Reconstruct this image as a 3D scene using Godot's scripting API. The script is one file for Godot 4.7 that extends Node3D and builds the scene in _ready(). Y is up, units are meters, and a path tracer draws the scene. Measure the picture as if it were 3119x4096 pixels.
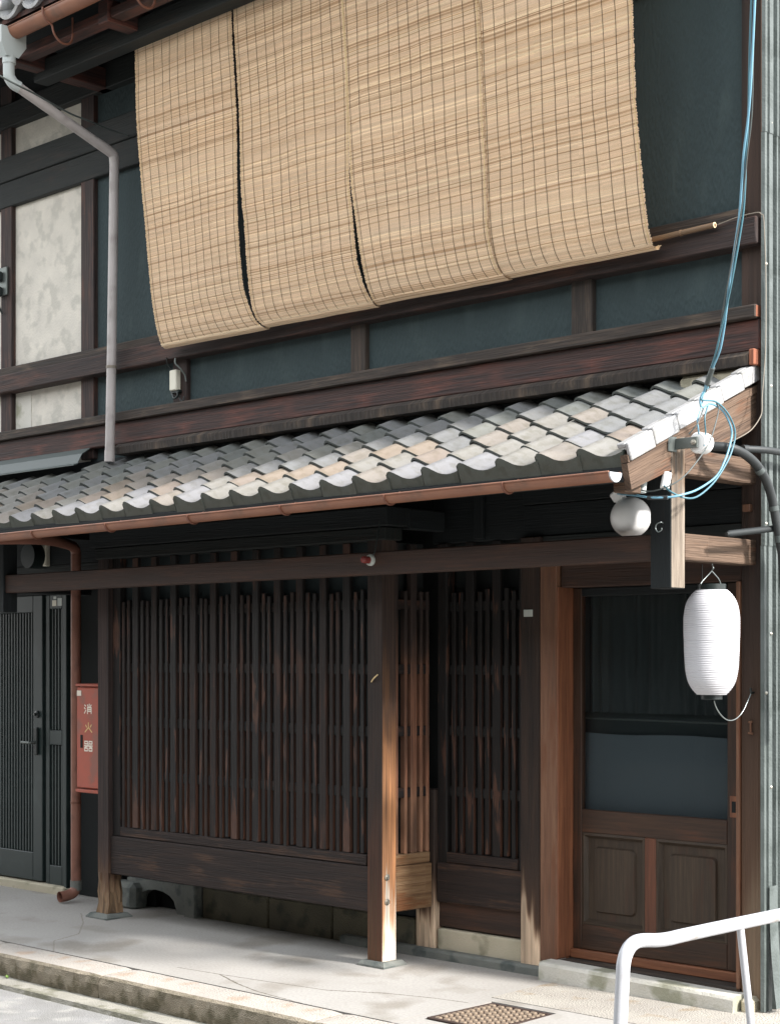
extends Node3D
# A Kyoto town house front: lower tiled roof, lattice window, bamboo blinds, white paper lantern.
# X runs along the facade (the right end of the house is near X = -4.2), Z towards the street, Y up.

var rng := RandomNumberGenerator.new()
var M := {}
var grain_bump: Texture2D
var used := {}

class Mb:
	var v := PackedVector3Array()
	var n := PackedVector3Array()
	var t := PackedVector2Array()
	var c := PackedColorArray()
	var col := Color.WHITE
	func tri(a: Vector3, b: Vector3, d: Vector3, na: Vector3, nb: Vector3, nd: Vector3, ta: Vector2, tb: Vector2, td: Vector2) -> void:
		# given counter-clockwise from outside, stored clockwise
		v.append(a); v.append(d); v.append(b)
		n.append(na); n.append(nd); n.append(nb)
		t.append(ta); t.append(td); t.append(tb)
		c.append(col); c.append(col); c.append(col)
	func quad(a: Vector3, b: Vector3, d: Vector3, e: Vector3, ta := Vector2.ZERO, tb := Vector2.ZERO, td := Vector2.ZERO, te := Vector2.ZERO) -> void:
		var m := (b - a).cross(d - a)
		if m.length_squared() < 1e-14:
			m = (d - a).cross(e - a)
		m = m.normalized()
		tri(a, b, d, m, m, m, ta, tb, td)
		tri(a, d, e, m, m, m, ta, td, te)
	func quad_out(p: Array, out: Vector3, uv: Array) -> void:
		var m: Vector3 = (p[1] - p[0]).cross(p[2] - p[0])
		if m.dot(out) >= 0.0:
			quad(p[0], p[1], p[2], p[3], uv[0], uv[1], uv[2], uv[3])
		else:
			quad(p[3], p[2], p[1], p[0], uv[3], uv[2], uv[1], uv[0])
	func smooth(a: Vector3, b: Vector3, d: Vector3, e: Vector3, na: Vector3, nb: Vector3, nd: Vector3, ne: Vector3, ta := Vector2.ZERO, tb := Vector2.ZERO, td := Vector2.ZERO, te := Vector2.ZERO) -> void:
		if (b - a).cross(d - a).dot(na + nb + nd + ne) >= 0.0:
			tri(a, b, d, na, nb, nd, ta, tb, td)
			tri(a, d, e, na, nd, ne, ta, td, te)
		else:
			tri(a, d, b, na, nd, nb, ta, td, tb)
			tri(a, e, d, na, ne, nd, ta, te, td)
	func xform(x: Transform3D, from := 0) -> void:
		for i in range(from, v.size()):
			v[i] = x * v[i]
			n[i] = (x.basis * n[i]).normalized()
	func surface(mesh: ArrayMesh, m: Material) -> void:
		if v.is_empty():
			return
		var a := []
		a.resize(Mesh.ARRAY_MAX)
		a[Mesh.ARRAY_VERTEX] = v
		a[Mesh.ARRAY_NORMAL] = n
		a[Mesh.ARRAY_TEX_UV] = t
		a[Mesh.ARRAY_COLOR] = c
		mesh.add_surface_from_arrays(Mesh.PRIMITIVE_TRIANGLES, a)
		mesh.surface_set_material(mesh.get_surface_count() - 1, m)

# ------------------------------------------------------------------ nodes
func numbered(called: String) -> String:
	var k: int = used.get(called, 0)
	used[called] = k + 1
	return called if k == 0 else "%s_%03d" % [called, k]

func thing(called: String, label: String, category: String, at := Vector3.ZERO, group := "") -> Node3D:
	var o := Node3D.new()
	o.name = numbered(called)
	add_child(o)
	o.position = at
	o.set_meta("label", label)
	o.set_meta("category", category)
	if group != "":
		o.set_meta("group", group)
	return o

func structure(called: String, at := Vector3.ZERO) -> Node3D:
	var o := Node3D.new()
	o.name = called
	add_child(o)
	o.position = at
	o.set_meta("kind", "structure")
	return o

func origin_of(p: Node) -> Vector3:
	var s := Vector3.ZERO
	while p != self and p is Node3D:
		s += (p as Node3D).position
		p = p.get_parent()
	return s

# commits geometry given in world coordinates as one mesh under its parent
func put(called: String, b: Variant, m: Variant, parent: Node, label := "") -> MeshInstance3D:
	var mesh := ArrayMesh.new()
	var bs: Array = b if b is Array else [b]
	var ms: Array = m if m is Array else [m]
	var lo := Vector3.INF
	var hi := -Vector3.INF
	for k in bs:
		for q in k.v:
			lo = lo.min(q)
			hi = hi.max(q)
	var at := (lo + hi) / 2.0
	at.y = lo.y
	for k in bs.size():
		bs[k].xform(Transform3D(Basis.IDENTITY, -at))
		bs[k].surface(mesh, ms[k])
	var o := MeshInstance3D.new()
	o.name = called
	o.mesh = mesh
	parent.add_child(o, true)
	o.position = at - origin_of(parent)
	if label != "":
		o.set_meta("label", label)
	return o

# a copy of a shared mesh as a piece
func piece(called: String, mesh: Mesh, m: Material, parent: Node, x: Transform3D) -> MeshInstance3D:
	var o := MeshInstance3D.new()
	o.name = called
	o.mesh = mesh
	if m:
		o.material_override = m
	parent.add_child(o, true)
	o.transform = Transform3D(x.basis, x.origin - origin_of(parent))
	return o

# ------------------------------------------------------------------ shapes
# chamfered box; texture runs along the axis g (0 x, 1 y, 2 z); a second builder may take the faces of one side
func box(b: Mb, lo: Vector3, hi: Vector3, bv := 0.004, g := -1, other: Mb = null, other_axis := 0, other_sign := 1.0) -> void:
	var d := hi - lo
	if g < 0:
		g = d.max_axis_index()
	bv = minf(bv, minf(d.x, minf(d.y, d.z)) * 0.3)
	var off := Vector2(rng.randf(), rng.randf())
	var ctr := (lo + hi) / 2.0
	for ax in 3:
		for s in [-1.0, 1.0]:
			var t1 := (ax + 1) % 3
			var t2 := (ax + 2) % 3
			var p := []
			for k in [[0, 0], [1, 0], [1, 1], [0, 1]]:
				var q := Vector3.ZERO
				q[ax] = hi[ax] if s > 0 else lo[ax]
				q[t1] = hi[t1] - bv if k[0] else lo[t1] + bv
				q[t2] = hi[t2] - bv if k[1] else lo[t2] + bv
				p.append(q)
			var out := Vector3.ZERO
			out[ax] = s
			var dst := b
			if other and ax == other_axis and s == other_sign:
				dst = other
			dst.quad_out(p, out, [wuv(p[0], ax, g, off), wuv(p[1], ax, g, off), wuv(p[2], ax, g, off), wuv(p[3], ax, g, off)])
	for a in 3:
		for e in range(a + 1, 3):
			var f := 3 - a - e
			for sa in [-1.0, 1.0]:
				for se in [-1.0, 1.0]:
					var p := []
					for k in [[0, 0], [1, 0], [1, 1], [0, 1]]:
						var q := Vector3.ZERO
						q[a] = (hi[a] if sa > 0 else lo[a]) - (sa * bv if k[0] else 0.0)
						q[e] = (hi[e] if se > 0 else lo[e]) - (0.0 if k[0] else se * bv)
						q[f] = hi[f] - bv if k[1] else lo[f] + bv
						p.append(q)
					var out := Vector3.ZERO
					out[a] = sa
					out[e] = se
					b.quad_out(p, out, [wuv(p[0], a, g, off), wuv(p[1], a, g, off), wuv(p[2], a, g, off), wuv(p[3], a, g, off)])
	for sx in [-1.0, 1.0]:
		for sy in [-1.0, 1.0]:
			for sz in [-1.0, 1.0]:
				var e := Vector3(hi.x if sx > 0 else lo.x, hi.y if sy > 0 else lo.y, hi.z if sz > 0 else lo.z)
				var out := Vector3(sx, sy, sz)
				var p0 := e - Vector3(0, sy, sz) * bv
				var p1 := e - Vector3(sx, 0, sz) * bv
				var p2 := e - Vector3(sx, sy, 0) * bv
				var nn := out.normalized()
				var u := wuv(p0, 0, g, off)
				if (p1 - p0).cross(p2 - p0).dot(out) > 0:
					b.tri(p0, p1, p2, nn, nn, nn, u, u, u)
				else:
					b.tri(p0, p2, p1, nn, nn, nn, u, u, u)

func wuv(p: Vector3, ax: int, g: int, off: Vector2) -> Vector2:
	if ax == g:
		return Vector2(p[(ax + 1) % 3] / 0.8, p[(ax + 2) % 3] / 0.4) + off
	return Vector2(p[g] / 1.6, p[3 - ax - g] / 0.4) + off

func bx(lo: Vector3, hi: Vector3, bv := 0.004, g := -1) -> Mb:
	var b := Mb.new()
	box(b, lo, hi, bv, g)
	return b

func curve(pts: Array, sub := 5) -> PackedVector3Array:
	var r := PackedVector3Array()
	for i in pts.size() - 1:
		var a: Vector3 = pts[maxi(i - 1, 0)]
		var b: Vector3 = pts[i]
		var c: Vector3 = pts[i + 1]
		var d: Vector3 = pts[mini(i + 2, pts.size() - 1)]
		for k in sub:
			r.append(b.cubic_interpolate(c, a, d, float(k) / sub))
	r.append(pts[-1])
	return r

# round bar along a path; radius a number or one per point
func tube(b: Mb, pts: PackedVector3Array, radius: Variant, sides := 8, caps := true, squash := 1.0) -> void:
	var up := Vector3.UP
	var d0 := (pts[1] - pts[0]).normalized()
	if absf(d0.dot(up)) > 0.9:
		up = Vector3(0, 0, 1)
	var right := d0.cross(up).normalized()
	var rings := []
	var norms := []
	var run := 0.0
	var runs := []
	for i in pts.size():
		var d := (pts[mini(i + 1, pts.size() - 1)] - pts[maxi(i - 1, 0)]).normalized()
		right = (right - d * right.dot(d)).normalized()
		var u := right.cross(d).normalized()
		var r: float = radius if not (radius is Array or radius is PackedFloat32Array) else radius[i]
		var ring := []
		var nr := []
		for k in sides:
			var a := TAU * k / sides
			var o := right * cos(a) + u * sin(a) * squash
			ring.append(pts[i] + o * r)
			nr.append(o.normalized())
		rings.append(ring)
		norms.append(nr)
		if i > 0:
			run += pts[i].distance_to(pts[i - 1])
		runs.append(run)
	for i in pts.size() - 1:
		for k in sides:
			var j := (k + 1) % sides
			b.smooth(rings[i][k], rings[i][j], rings[i + 1][j], rings[i + 1][k], norms[i][k], norms[i][j], norms[i + 1][j], norms[i + 1][k], Vector2(runs[i], float(k) / sides), Vector2(runs[i], float(k + 1) / sides), Vector2(runs[i + 1], float(k + 1) / sides), Vector2(runs[i + 1], float(k) / sides))
	if caps:
		for e in [0, pts.size() - 1]:
			var out: Vector3 = (pts[0] - pts[1] if e == 0 else pts[e] - pts[e - 1]).normalized()
			for k in sides:
				var j := (k + 1) % sides
				var a: Vector3 = rings[e][k]
				var q: Vector3 = rings[e][j]
				if (a - pts[e]).cross(q - pts[e]).dot(out) > 0:
					b.tri(pts[e], a, q, out, out, out, Vector2.ZERO, Vector2(0.1, 0), Vector2(0.1, 0.1))
				else:
					b.tri(pts[e], q, a, out, out, out, Vector2.ZERO, Vector2(0.1, 0), Vector2(0.1, 0.1))

func tb(pts: Variant, radius: Variant, sides := 8, sub := 0) -> Mb:
	var b := Mb.new()
	var p := curve(pts, sub) if sub > 0 else PackedVector3Array(pts)
	tube(b, p, radius, sides)
	return b

# turned shape round a vertical axis: profile of (radius, height)
func lathe(b: Mb, at: Vector3, prof: Array, sides := 32) -> void:
	for i in prof.size() - 1:
		var p: Vector2 = prof[i]
		var q: Vector2 = prof[i + 1]
		var e := q - p
		var nrm := Vector2(e.y, -e.x).normalized()
		for k in sides:
			var a0 := TAU * k / sides
			var a1 := TAU * (k + 1) / sides
			var c0 := Vector3(cos(a0), 0, sin(a0))
			var c1 := Vector3(cos(a1), 0, sin(a1))
			var y0 := Vector3.UP * p.y
			var y1 := Vector3.UP * q.y
			var n0 := c0 * nrm.x + Vector3.UP * nrm.y
			var n1 := c1 * nrm.x + Vector3.UP * nrm.y
			b.smooth(at + c0 * p.x + y0, at + c1 * p.x + y0, at + c1 * q.x + y1, at + c0 * q.x + y1, n0, n1, n1, n0)

# flat-sided solid: polygon in (u, v) drawn in the plane of two axes, between a and c on the third
func prism(b: Mb, poly: Array, ax: int, a: float, c: float, uvs := 1.0) -> void:
	var pu := (ax + 1) % 3
	var pv := (ax + 2) % 3
	var pp := PackedVector2Array(poly)
	if Geometry2D.is_polygon_clockwise(pp):
		pp.reverse()
	var at := func(p: Vector2, w: float) -> Vector3:
		var q := Vector3.ZERO
		q[ax] = w
		q[pu] = p.x
		q[pv] = p.y
		return q
	var idx := Geometry2D.triangulate_polygon(pp)
	var out := Vector3.ZERO
	out[ax] = 1.0
	for i in range(0, idx.size(), 3):
		var p0 := pp[idx[i]]
		var p1 := pp[idx[i + 1]]
		var p2 := pp[idx[i + 2]]
		for s in [1.0, -1.0]:
			var w := c if s > 0 else a
			var q0: Vector3 = at.call(p0, w)
			var q1: Vector3 = at.call(p1, w)
			var q2: Vector3 = at.call(p2, w)
			var o: Vector3 = out * s
			if (q1 - q0).cross(q2 - q0).dot(o) > 0:
				b.tri(q0, q1, q2, o, o, o, p0 * uvs, p1 * uvs, p2 * uvs)
			else:
				b.tri(q0, q2, q1, o, o, o, p0 * uvs, p2 * uvs, p1 * uvs)
	for i in pp.size():
		var p0 := pp[i]
		var p1 := pp[(i + 1) % pp.size()]
		var e := p1 - p0
		var o := Vector3.ZERO
		o[pu] = e.y
		o[pv] = -e.x
		b.quad_out([at.call(p0, a), at.call(p1, a), at.call(p1, c), at.call(p0, c)], o, [Vector2(p0.x + p0.y, a) * uvs, Vector2(p1.x + p1.y, a) * uvs, Vector2(p1.x + p1.y, c) * uvs, Vector2(p0.x + p0.y, c) * uvs])

# ------------------------------------------------------------------ textures
func nimg(seed_: int, w: int, h: int, freq: float, oct := 4) -> Image:
	var f := FastNoiseLite.new()
	f.seed = seed_
	f.noise_type = FastNoiseLite.TYPE_SIMPLEX_SMOOTH
	f.frequency = freq
	f.fractal_octaves = oct
	return f.get_seamless_image(w, h, false, false, 0.2)

func stretched(seed_: int, w: int, h: int, tw: int, th: int, freq: float, oct := 4) -> PackedByteArray:
	var im := nimg(seed_, w, h, freq, oct)
	im.resize(tw, th, Image.INTERPOLATE_CUBIC)
	im.convert(Image.FORMAT_L8)
	return im.get_data()

# wood seen along the grain: dark, mid and light grain, then a second colour where the stain has worn off along the grain
func wood(seed_: int, dark: Color, mid: Color, light: Color, worn: Color, worn_from: float, worn_soft := 0.12) -> ImageTexture:
	var W := 512
	var H := 256
	var fine := stretched(seed_, 24, 128, W, H, 0.12, 4)
	var band := stretched(seed_ + 1, 10, 40, W, H, 0.08, 3)
	var patch := stretched(seed_ + 2, 48, 40, W, H, 0.06, 4)
	var hair := stretched(seed_ + 3, 64, 256, W, H, 0.3, 2)
	var out := PackedByteArray()
	out.resize(W * H * 3)
	for i in W * H:
		var f := fine[i] / 255.0
		var t := f * 0.45 + band[i] / 255.0 * 0.35 + hair[i] / 255.0 * 0.2
		var c: Color = dark.lerp(mid, clampf((t - 0.2) / 0.35, 0.0, 1.0)) if t < 0.55 else mid.lerp(light, clampf((t - 0.55) / 0.3, 0.0, 1.0))
		var wv := patch[i] / 255.0 * 0.6 + f * 0.25 + hair[i] / 255.0 * 0.15
		var k := clampf((wv - worn_from) / worn_soft, 0.0, 1.0)
		c = c.lerp(worn, k * (0.6 + 0.4 * hair[i] / 255.0))
		out[i * 3] = int(clampf(c.r, 0, 1) * 255)
		out[i * 3 + 1] = int(clampf(c.g, 0, 1) * 255)
		out[i * 3 + 2] = int(clampf(c.b, 0, 1) * 255)
	return ImageTexture.create_from_image(Image.create_from_data(W, H, false, Image.FORMAT_RGB8, out))

# blotchy mineral surface: two tones, stains and fine speckle
func mineral(seed_: int, a: Color, b: Color, stain: Color, stain_from: float, speck := 0.08, W := 512, H := 512, cell := 48, cell_v := 0) -> Image:
	var cv := cell if cell_v == 0 else cell_v
	var big := stretched(seed_, cell, cv, W, H, 0.05, 4)
	var sp := stretched(seed_ + 1, W, H if cell_v == 0 else W * cv / cell, W, H, 0.45, 2)
	var st := stretched(seed_ + 2, cell * 2, cv * 2, W, H, 0.035, 4)
	var out := PackedByteArray()
	out.resize(W * H * 3)
	for i in W * H:
		var c := a.lerp(b, big[i] / 255.0)
		c = c.lerp(stain, clampf((st[i] / 255.0 - stain_from) / 0.25, 0.0, 1.0) * 0.8)
		var s := 1.0 + (sp[i] / 255.0 - 0.5) * speck * 2.0
		out[i * 3] = int(clampf(c.r * s, 0, 1) * 255)
		out[i * 3 + 1] = int(clampf(c.g * s, 0, 1) * 255)
		out[i * 3 + 2] = int(clampf(c.b * s, 0, 1) * 255)
	return Image.create_from_data(W, H, false, Image.FORMAT_RGB8, out)

# post lighter towards its foot: weather bleach, on some also painted sunlight; the picture covers the whole post, u = height
func wear_and_light_post(seed_: int, top: Color, mid: Color, foot: Color, mid_at: float, foot_at: float) -> ImageTexture:
	var W := 512
	var H := 128
	var fine := stretched(seed_, 24, 96, W, H, 0.12, 4)
	var patch := stretched(seed_ + 5, 40, 24, W, H, 0.07, 4)
	var out := PackedByteArray()
	out.resize(W * H * 3)
	for y in H:
		for x in W:
			var i := y * W + x
			var u := float(x) / W + (fine[i] / 255.0 - 0.5) * 0.16 + (patch[i] / 255.0 - 0.5) * 0.22
			var c := top
			c = c.lerp(mid, 1.0 - smoothstep(mid_at - 0.1, mid_at + 0.12, u))
			c = c.lerp(foot, 1.0 - smoothstep(foot_at - 0.05, foot_at + 0.06, u))
			var s := 0.52 + fine[i] / 255.0 * 0.55 + patch[i] / 255.0 * 0.42
			out[i * 3] = int(clampf(c.r * s, 0, 1) * 255)
			out[i * 3 + 1] = int(clampf(c.g * s, 0, 1) * 255)
			out[i * 3 + 2] = int(clampf(c.b * s, 0, 1) * 255)
	return ImageTexture.create_from_image(Image.create_from_data(W, H, false, Image.FORMAT_RGB8, out))

func mat(name_: String, tex: Texture2D, tint := Color.WHITE, rough := 0.75, bump := 0.0, bump_tex: Texture2D = null, spec := 0.5) -> StandardMaterial3D:
	var m := StandardMaterial3D.new()
	m.resource_name = name_
	m.albedo_color = tint
	m.albedo_texture = tex
	m.roughness = rough
	m.metallic_specular = spec
	if bump > 0.0:
		m.normal_enabled = true
		m.normal_texture = bump_tex
		m.normal_scale = bump
	M[name_] = m
	return m

func plain(name_: String, c: Color, rough := 0.5, metal := 0.0, spec := 0.5) -> StandardMaterial3D:
	var m := mat(name_, null, c, rough, 0.0, null, spec)
	m.metallic = metal
	return m

func tri(m: StandardMaterial3D, scale: float) -> StandardMaterial3D:
	m.uv1_triplanar = true
	m.uv1_world_triplanar = true
	m.uv1_scale = Vector3.ONE * scale
	return m

func line_on(im: Image, pts: Array, c: Color, wob: float, width: int) -> void:
	for i in pts.size() - 1:
		var a: Vector2 = pts[i]
		var b: Vector2 = pts[i + 1]
		var steps := int(a.distance_to(b)) + 1
		for s in steps:
			var p := a.lerp(b, float(s) / steps) + Vector2(rng.randf_range(-wob, wob), rng.randf_range(-wob, wob))
			for dx in width:
				for dy in width:
					var q := Vector2i(int(p.x) + dx, int(p.y) + dy)
					if q.x >= 0 and q.y >= 0 and q.x < im.get_width() and q.y < im.get_height():
						im.set_pixelv(q, im.get_pixelv(q).lerp(c, 0.75))

func make_materials() -> void:
	var gi := nimg(91, 32, 256, 0.15, 4)
	gi.resize(512, 256, Image.INTERPOLATE_CUBIC)
	gi.bump_map_to_normal_map(3.0)
	grain_bump = ImageTexture.create_from_image(gi)
	var ri := nimg(77, 512, 512, 0.12, 5)
	ri.bump_map_to_normal_map(4.0)
	var rough_bump := ImageTexture.create_from_image(ri)
	var h := func(s: String) -> Color: return Color.html(s)
	# woods
	mat("lattice_wood", wood(11, h.call("141110"), h.call("1d1715"), h.call("30241f"), h.call("94705d"), 0.575, 0.05), Color(0.60, 0.53, 0.49), 0.7, 0.6, grain_bump)
	mat("lattice_wood_worn", wood(15, h.call("201816"), h.call("32231d"), h.call("463226"), h.call("74503d"), 0.56, 0.18), Color(0.58, 0.52, 0.47), 0.75, 0.6, grain_bump)
	mat("dark_wood", wood(21, h.call("171f21"), h.call("202828"), h.call("2c2f2e"), h.call("3d302b"), 0.58, 0.25), Color(0.80, 0.78, 0.75), 0.75, 0.5, grain_bump)
	mat("black_wood", wood(25, h.call("0d1517"), h.call("121b1d"), h.call("1b2324"), h.call("221f1e"), 0.62, 0.2), Color(0.72, 0.77, 0.79), 0.8, 0.4, grain_bump)
	mat("upper_wood", wood(31, h.call("272324"), h.call("37302f"), h.call("483d3a"), h.call("5c443b"), 0.48, 0.32), Color(0.90, 0.80, 0.76), 0.75, 0.6, grain_bump)
	mat("ledge_wood", wood(35, h.call("2b2a2a"), h.call("3c3836"), h.call("524a45"), h.call("6f665b"), 0.55, 0.25), Color(0.92, 0.86, 0.80), 0.8, 0.6, grain_bump)
	mat("red_wood", wood(41, h.call("2a2425"), h.call("3d302e"), h.call("4f3c38"), h.call("6c463c"), 0.40, 0.35), Color(0.95, 0.82, 0.77), 0.7, 0.5, grain_bump)
	mat("header_wood", wood(45, h.call("2b2320"), h.call("3a2d27"), h.call("46362d"), h.call("4c3629"), 0.58, 0.25), Color(0.95, 0.83, 0.74), 0.7, 0.35, grain_bump)
	mat("weathered_wood", wood(51, h.call("5f4e40"), h.call("8d7762"), h.call("a8927c"), h.call("8f6446"), 0.60, 0.14), Color(0.67, 0.64, 0.63), 0.85, 1.0, grain_bump)
	mat("grey_wood", wood(55, h.call("5c534a"), h.call("8b8073"), h.call("b3a99d"), h.call("6e5a48"), 0.58, 0.12), Color(0.88, 0.87, 0.86), 0.9, 1.0, grain_bump)
	mat("orange_wood", wood(61, h.call("694431"), h.call("8a5a40"), h.call("9c6d50"), h.call("764c38"), 0.60, 0.2), Color(0.94, 0.92, 0.90), 0.55, 0.3, grain_bump)
	mat("tan_wood", wood(65, h.call("694f40"), h.call("8a6a56"), h.call("9d7e69"), h.call("7b5138"), 0.56, 0.2), Color(0.84, 0.78, 0.73), 0.65, 0.3, grain_bump)
	mat("door_wood", wood(71, h.call("2a211b"), h.call("3d3026"), h.call("4b3e32"), h.call("523728"), 0.56, 0.25), Color(0.98, 0.86, 0.76), 0.6, 0.3, grain_bump)
	mat("rail_wood", wood(79, h.call("161a1a"), h.call("1e2121"), h.call("2c2a28"), h.call("46352d"), 0.6, 0.14), Color(0.66, 0.64, 0.62), 0.75, 0.5, grain_bump)
	mat("muntin_wood", wood(73, h.call("4a2d20"), h.call("643c2a"), h.call("734834"), h.call("55382a"), 0.6, 0.2), Color.WHITE, 0.6, 0.3, grain_bump)
	mat("panel_wood", wood(74, h.call("3a3128"), h.call("4e4337"), h.call("605446"), h.call("4c3527"), 0.6, 0.2), Color(0.80, 0.76, 0.72), 0.6, 0.3, grain_bump)
	mat("board_wood", wood(75, h.call("292424"), h.call("393130"), h.call("4a403b"), h.call("6b5a4d"), 0.60, 0.18), Color(0.72, 0.62, 0.55), 0.8, 0.8, grain_bump)
	mat("bleached_wood", wood(81, h.call("80664c"), h.call("b09878"), h.call("cfc0a8"), h.call("94643c"), 0.56, 0.16), Color(0.70, 0.63, 0.57), 0.85, 0.9, grain_bump)
	mat("end_grain", wood(85, h.call("6e4130"), h.call("8f5840"), h.call("a06c50"), h.call("7b4832"), 0.55, 0.2), Color.WHITE, 0.85, 0.4, grain_bump)
	mat("lattice_side_lit", wear_and_light_post(99, h.call("1a1513"), h.call("4d362b"), h.call("755443"), 0.62, 0.22), Color(0.70, 0.64, 0.60), 0.8, 0.6, grain_bump)  # brown of the light from the right, painted into the slat sides
	mat("return_slat_lit", wear_and_light_post(97, h.call("2a201c"), h.call("6d4a38"), h.call("85614b"), 0.62, 0.25), Color.WHITE, 0.8, 0.6, grain_bump)  # orange sunlight below the roof shadow, painted into the slat colour
	mat("pillar_side_lit", wear_and_light_post(101, h.call("3a2c25"), h.call("946846"), h.call("e2d8ca"), 0.58, 0.10), Color.WHITE, 0.8, 0.8, grain_bump)  # roof shadow above and sunlit orange painted in; the bleached foot is wear
	mat("pillar_front", wear_and_light_post(103, h.call("3c322e"), h.call("6b4c38"), h.call("8b7053"), 0.30, 0.08), Color(0.66, 0.57, 0.50), 0.75, 0.8, grain_bump)
	mat("rotted_post", wear_and_light_post(107, h.call("44393a"), h.call("7a6353"), h.call("baa58c"), 0.26, 0.13), Color(0.72, 0.66, 0.60), 0.85, 1.0, grain_bump)
	mat("right_post", wear_and_light_post(109, h.call("2c231e"), h.call("4f3d30"), h.call("ded5c6"), 0.17, 0.115), Color(0.94, 0.86, 0.79), 0.8, 0.8, grain_bump)
	mat("corner_post", wear_and_light_post(113, h.call("423732"), h.call("6b584a"), h.call("a39888"), 0.22, 0.08), Color(0.78, 0.71, 0.65), 0.8, 0.8, grain_bump)
	# plaster, stone, concrete
	tri(mat("teal_plaster", ImageTexture.create_from_image(mineral(201, h.call("303d3f"), h.call("384648"), h.call("414e4e"), 0.62, 0.05)), Color.WHITE, 0.9, 0.3, rough_bump), 0.55)
	M["teal_plaster"].uv1_scale = Vector3(0.9, 0.28, 0.9)
	tri(mat("cream_plaster", ImageTexture.create_from_image(mineral(205, h.call("dcd6ca"), h.call("c9c4ba"), h.call("bcb8ae"), 0.52, 0.04, 512, 512, 110)), Color.WHITE, 0.9, 0.2, rough_bump), 0.7)
	tri(mat("stone", ImageTexture.create_from_image(mineral(209, h.call("6a6554"), h.call("565346"), h.call("3d3f37"), 0.55, 0.2)), Color.WHITE, 0.95, 0.8, rough_bump), 1.2)
	tri(mat("pale_stone", ImageTexture.create_from_image(mineral(211, h.call("c0b7a2"), h.call("b0a892"), h.call("8d8874"), 0.6, 0.08)), Color.WHITE, 0.9, 0.4, rough_bump), 1.3)
	tri(mat("grey_stone", ImageTexture.create_from_image(mineral(213, h.call("7d7f79"), h.call("686c68"), h.call("4d5452"), 0.55, 0.15)), Color.WHITE, 0.9, 0.6, rough_bump), 1.6)
	tri(mat("granite", ImageTexture.create_from_image(mineral(217, h.call("b3aca3"), h.call("a29b93"), h.call("a5917f"), 0.62, 0.4)), Color.WHITE, 0.9, 0.8, rough_bump), 1.1)
	tri(mat("rough_granite", ImageTexture.create_from_image(mineral(219, h.call("9b9180"), h.call("7d7464"), h.call("57513f"), 0.5, 0.8)), Color.WHITE, 0.95, 1.6, rough_bump), 1.8)
	tri(mat("asphalt", ImageTexture.create_from_image(mineral(223, h.call("908f8e"), h.call("807f7c"), h.call("9e9c97"), 0.6, 0.35)), Color.WHITE, 0.95, 0.8, rough_bump), 1.3)
	tri(mat("gutter_concrete", ImageTexture.create_from_image(mineral(225, h.call("a39f95"), h.call("8e8b81"), h.call("6c6a59"), 0.55, 0.3)), Color.WHITE, 0.95, 0.8, rough_bump), 1.3)
	tri(mat("rough_slab", ImageTexture.create_from_image(mineral(227, h.call("a8a399"), h.call("98928a"), h.call("92836f"), 0.66, 0.22)), Color.WHITE, 0.95, 0.8, rough_bump), 1.2)
	tri(mat("white_step", ImageTexture.create_from_image(mineral(229, h.call("d5d2ca"), h.call("c3c0b6"), h.call("8b8b76"), 0.58, 0.06)), Color.WHITE, 0.85, 0.3, rough_bump), 1.1)
	var slab := mineral(231, h.call("a5a29d"), h.call("98948e"), h.call("847e75"), 0.60, 0.07, 1024, 512, 150, 24)
	line_on(slab, [Vector2(840, 420), Vector2(880, 405), Vector2(930, 385), Vector2(965, 330), Vector2(1000, 300), Vector2(1023, 290)], Color.html("4a4237"), 0.6, 2)
	line_on(slab, [Vector2(800, 430), Vector2(840, 420), Vector2(870, 455), Vector2(900, 480), Vector2(960, 500)], Color.html("4a4237"), 0.6, 2)
	line_on(slab, [Vector2(560, 150), Vector2(600, 230), Vector2(640, 330), Vector2(650, 420), Vector2(690, 505)], Color.html("6a6154"), 0.6, 1)
	line_on(slab, [Vector2(300, 200), Vector2(350, 300), Vector2(385, 410), Vector2(400, 500)], Color.html("6a6154"), 0.6, 1)
	# dirt washed against the wall foot and along the kerb joint
	for k in 5200:
		var along := rng.randf()
		var near := rng.randf() < 0.6
		var q := Vector2i(int(along * 1023), int(absf(rng.randfn(0.0, 14.0))) + 4 if near else 505 - int(absf(rng.randfn(0.0, 7.0))))
		q.y = clampi(q.y, 0, 511)
		slab.set_pixelv(q, slab.get_pixelv(q).lerp(Color.html("57503f"), rng.randf_range(0.15, 0.6)))
	mat("slab", ImageTexture.create_from_image(slab), Color.WHITE, 0.92)
	# roof tiles
	var tile := ImageTexture.create_from_image(mineral(241, h.call("ffffff"), h.call("e8e5df"), h.call("cdcbc0"), 0.55, 0.12, 512, 512, 90))
	var tints := ["86878b", "7b7d7f", "878683", "887f78", "8b8177", "7b7d7a", "6f7372", "88837e"]
	for k in tints.size():
		tri(mat("tile_%d" % k, tile, h.call(tints[k]), 0.48, 0.3, rough_bump), 1.9)
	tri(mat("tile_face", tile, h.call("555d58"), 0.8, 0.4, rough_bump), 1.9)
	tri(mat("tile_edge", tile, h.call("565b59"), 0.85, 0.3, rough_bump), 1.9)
	tri(mat("verge_tile", tile, h.call("a7a8ab"), 0.5, 0.3, rough_bump), 1.9)
	# metal, plastic and the rest
	tri(mat("siding", ImageTexture.create_from_image(mineral(251, h.call("85898b"), h.call("757a7b"), h.call("5c6261"), 0.55, 0.06)), Color(0.70, 0.73, 0.71), 0.5, 0.2, rough_bump), 1.0)
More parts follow.
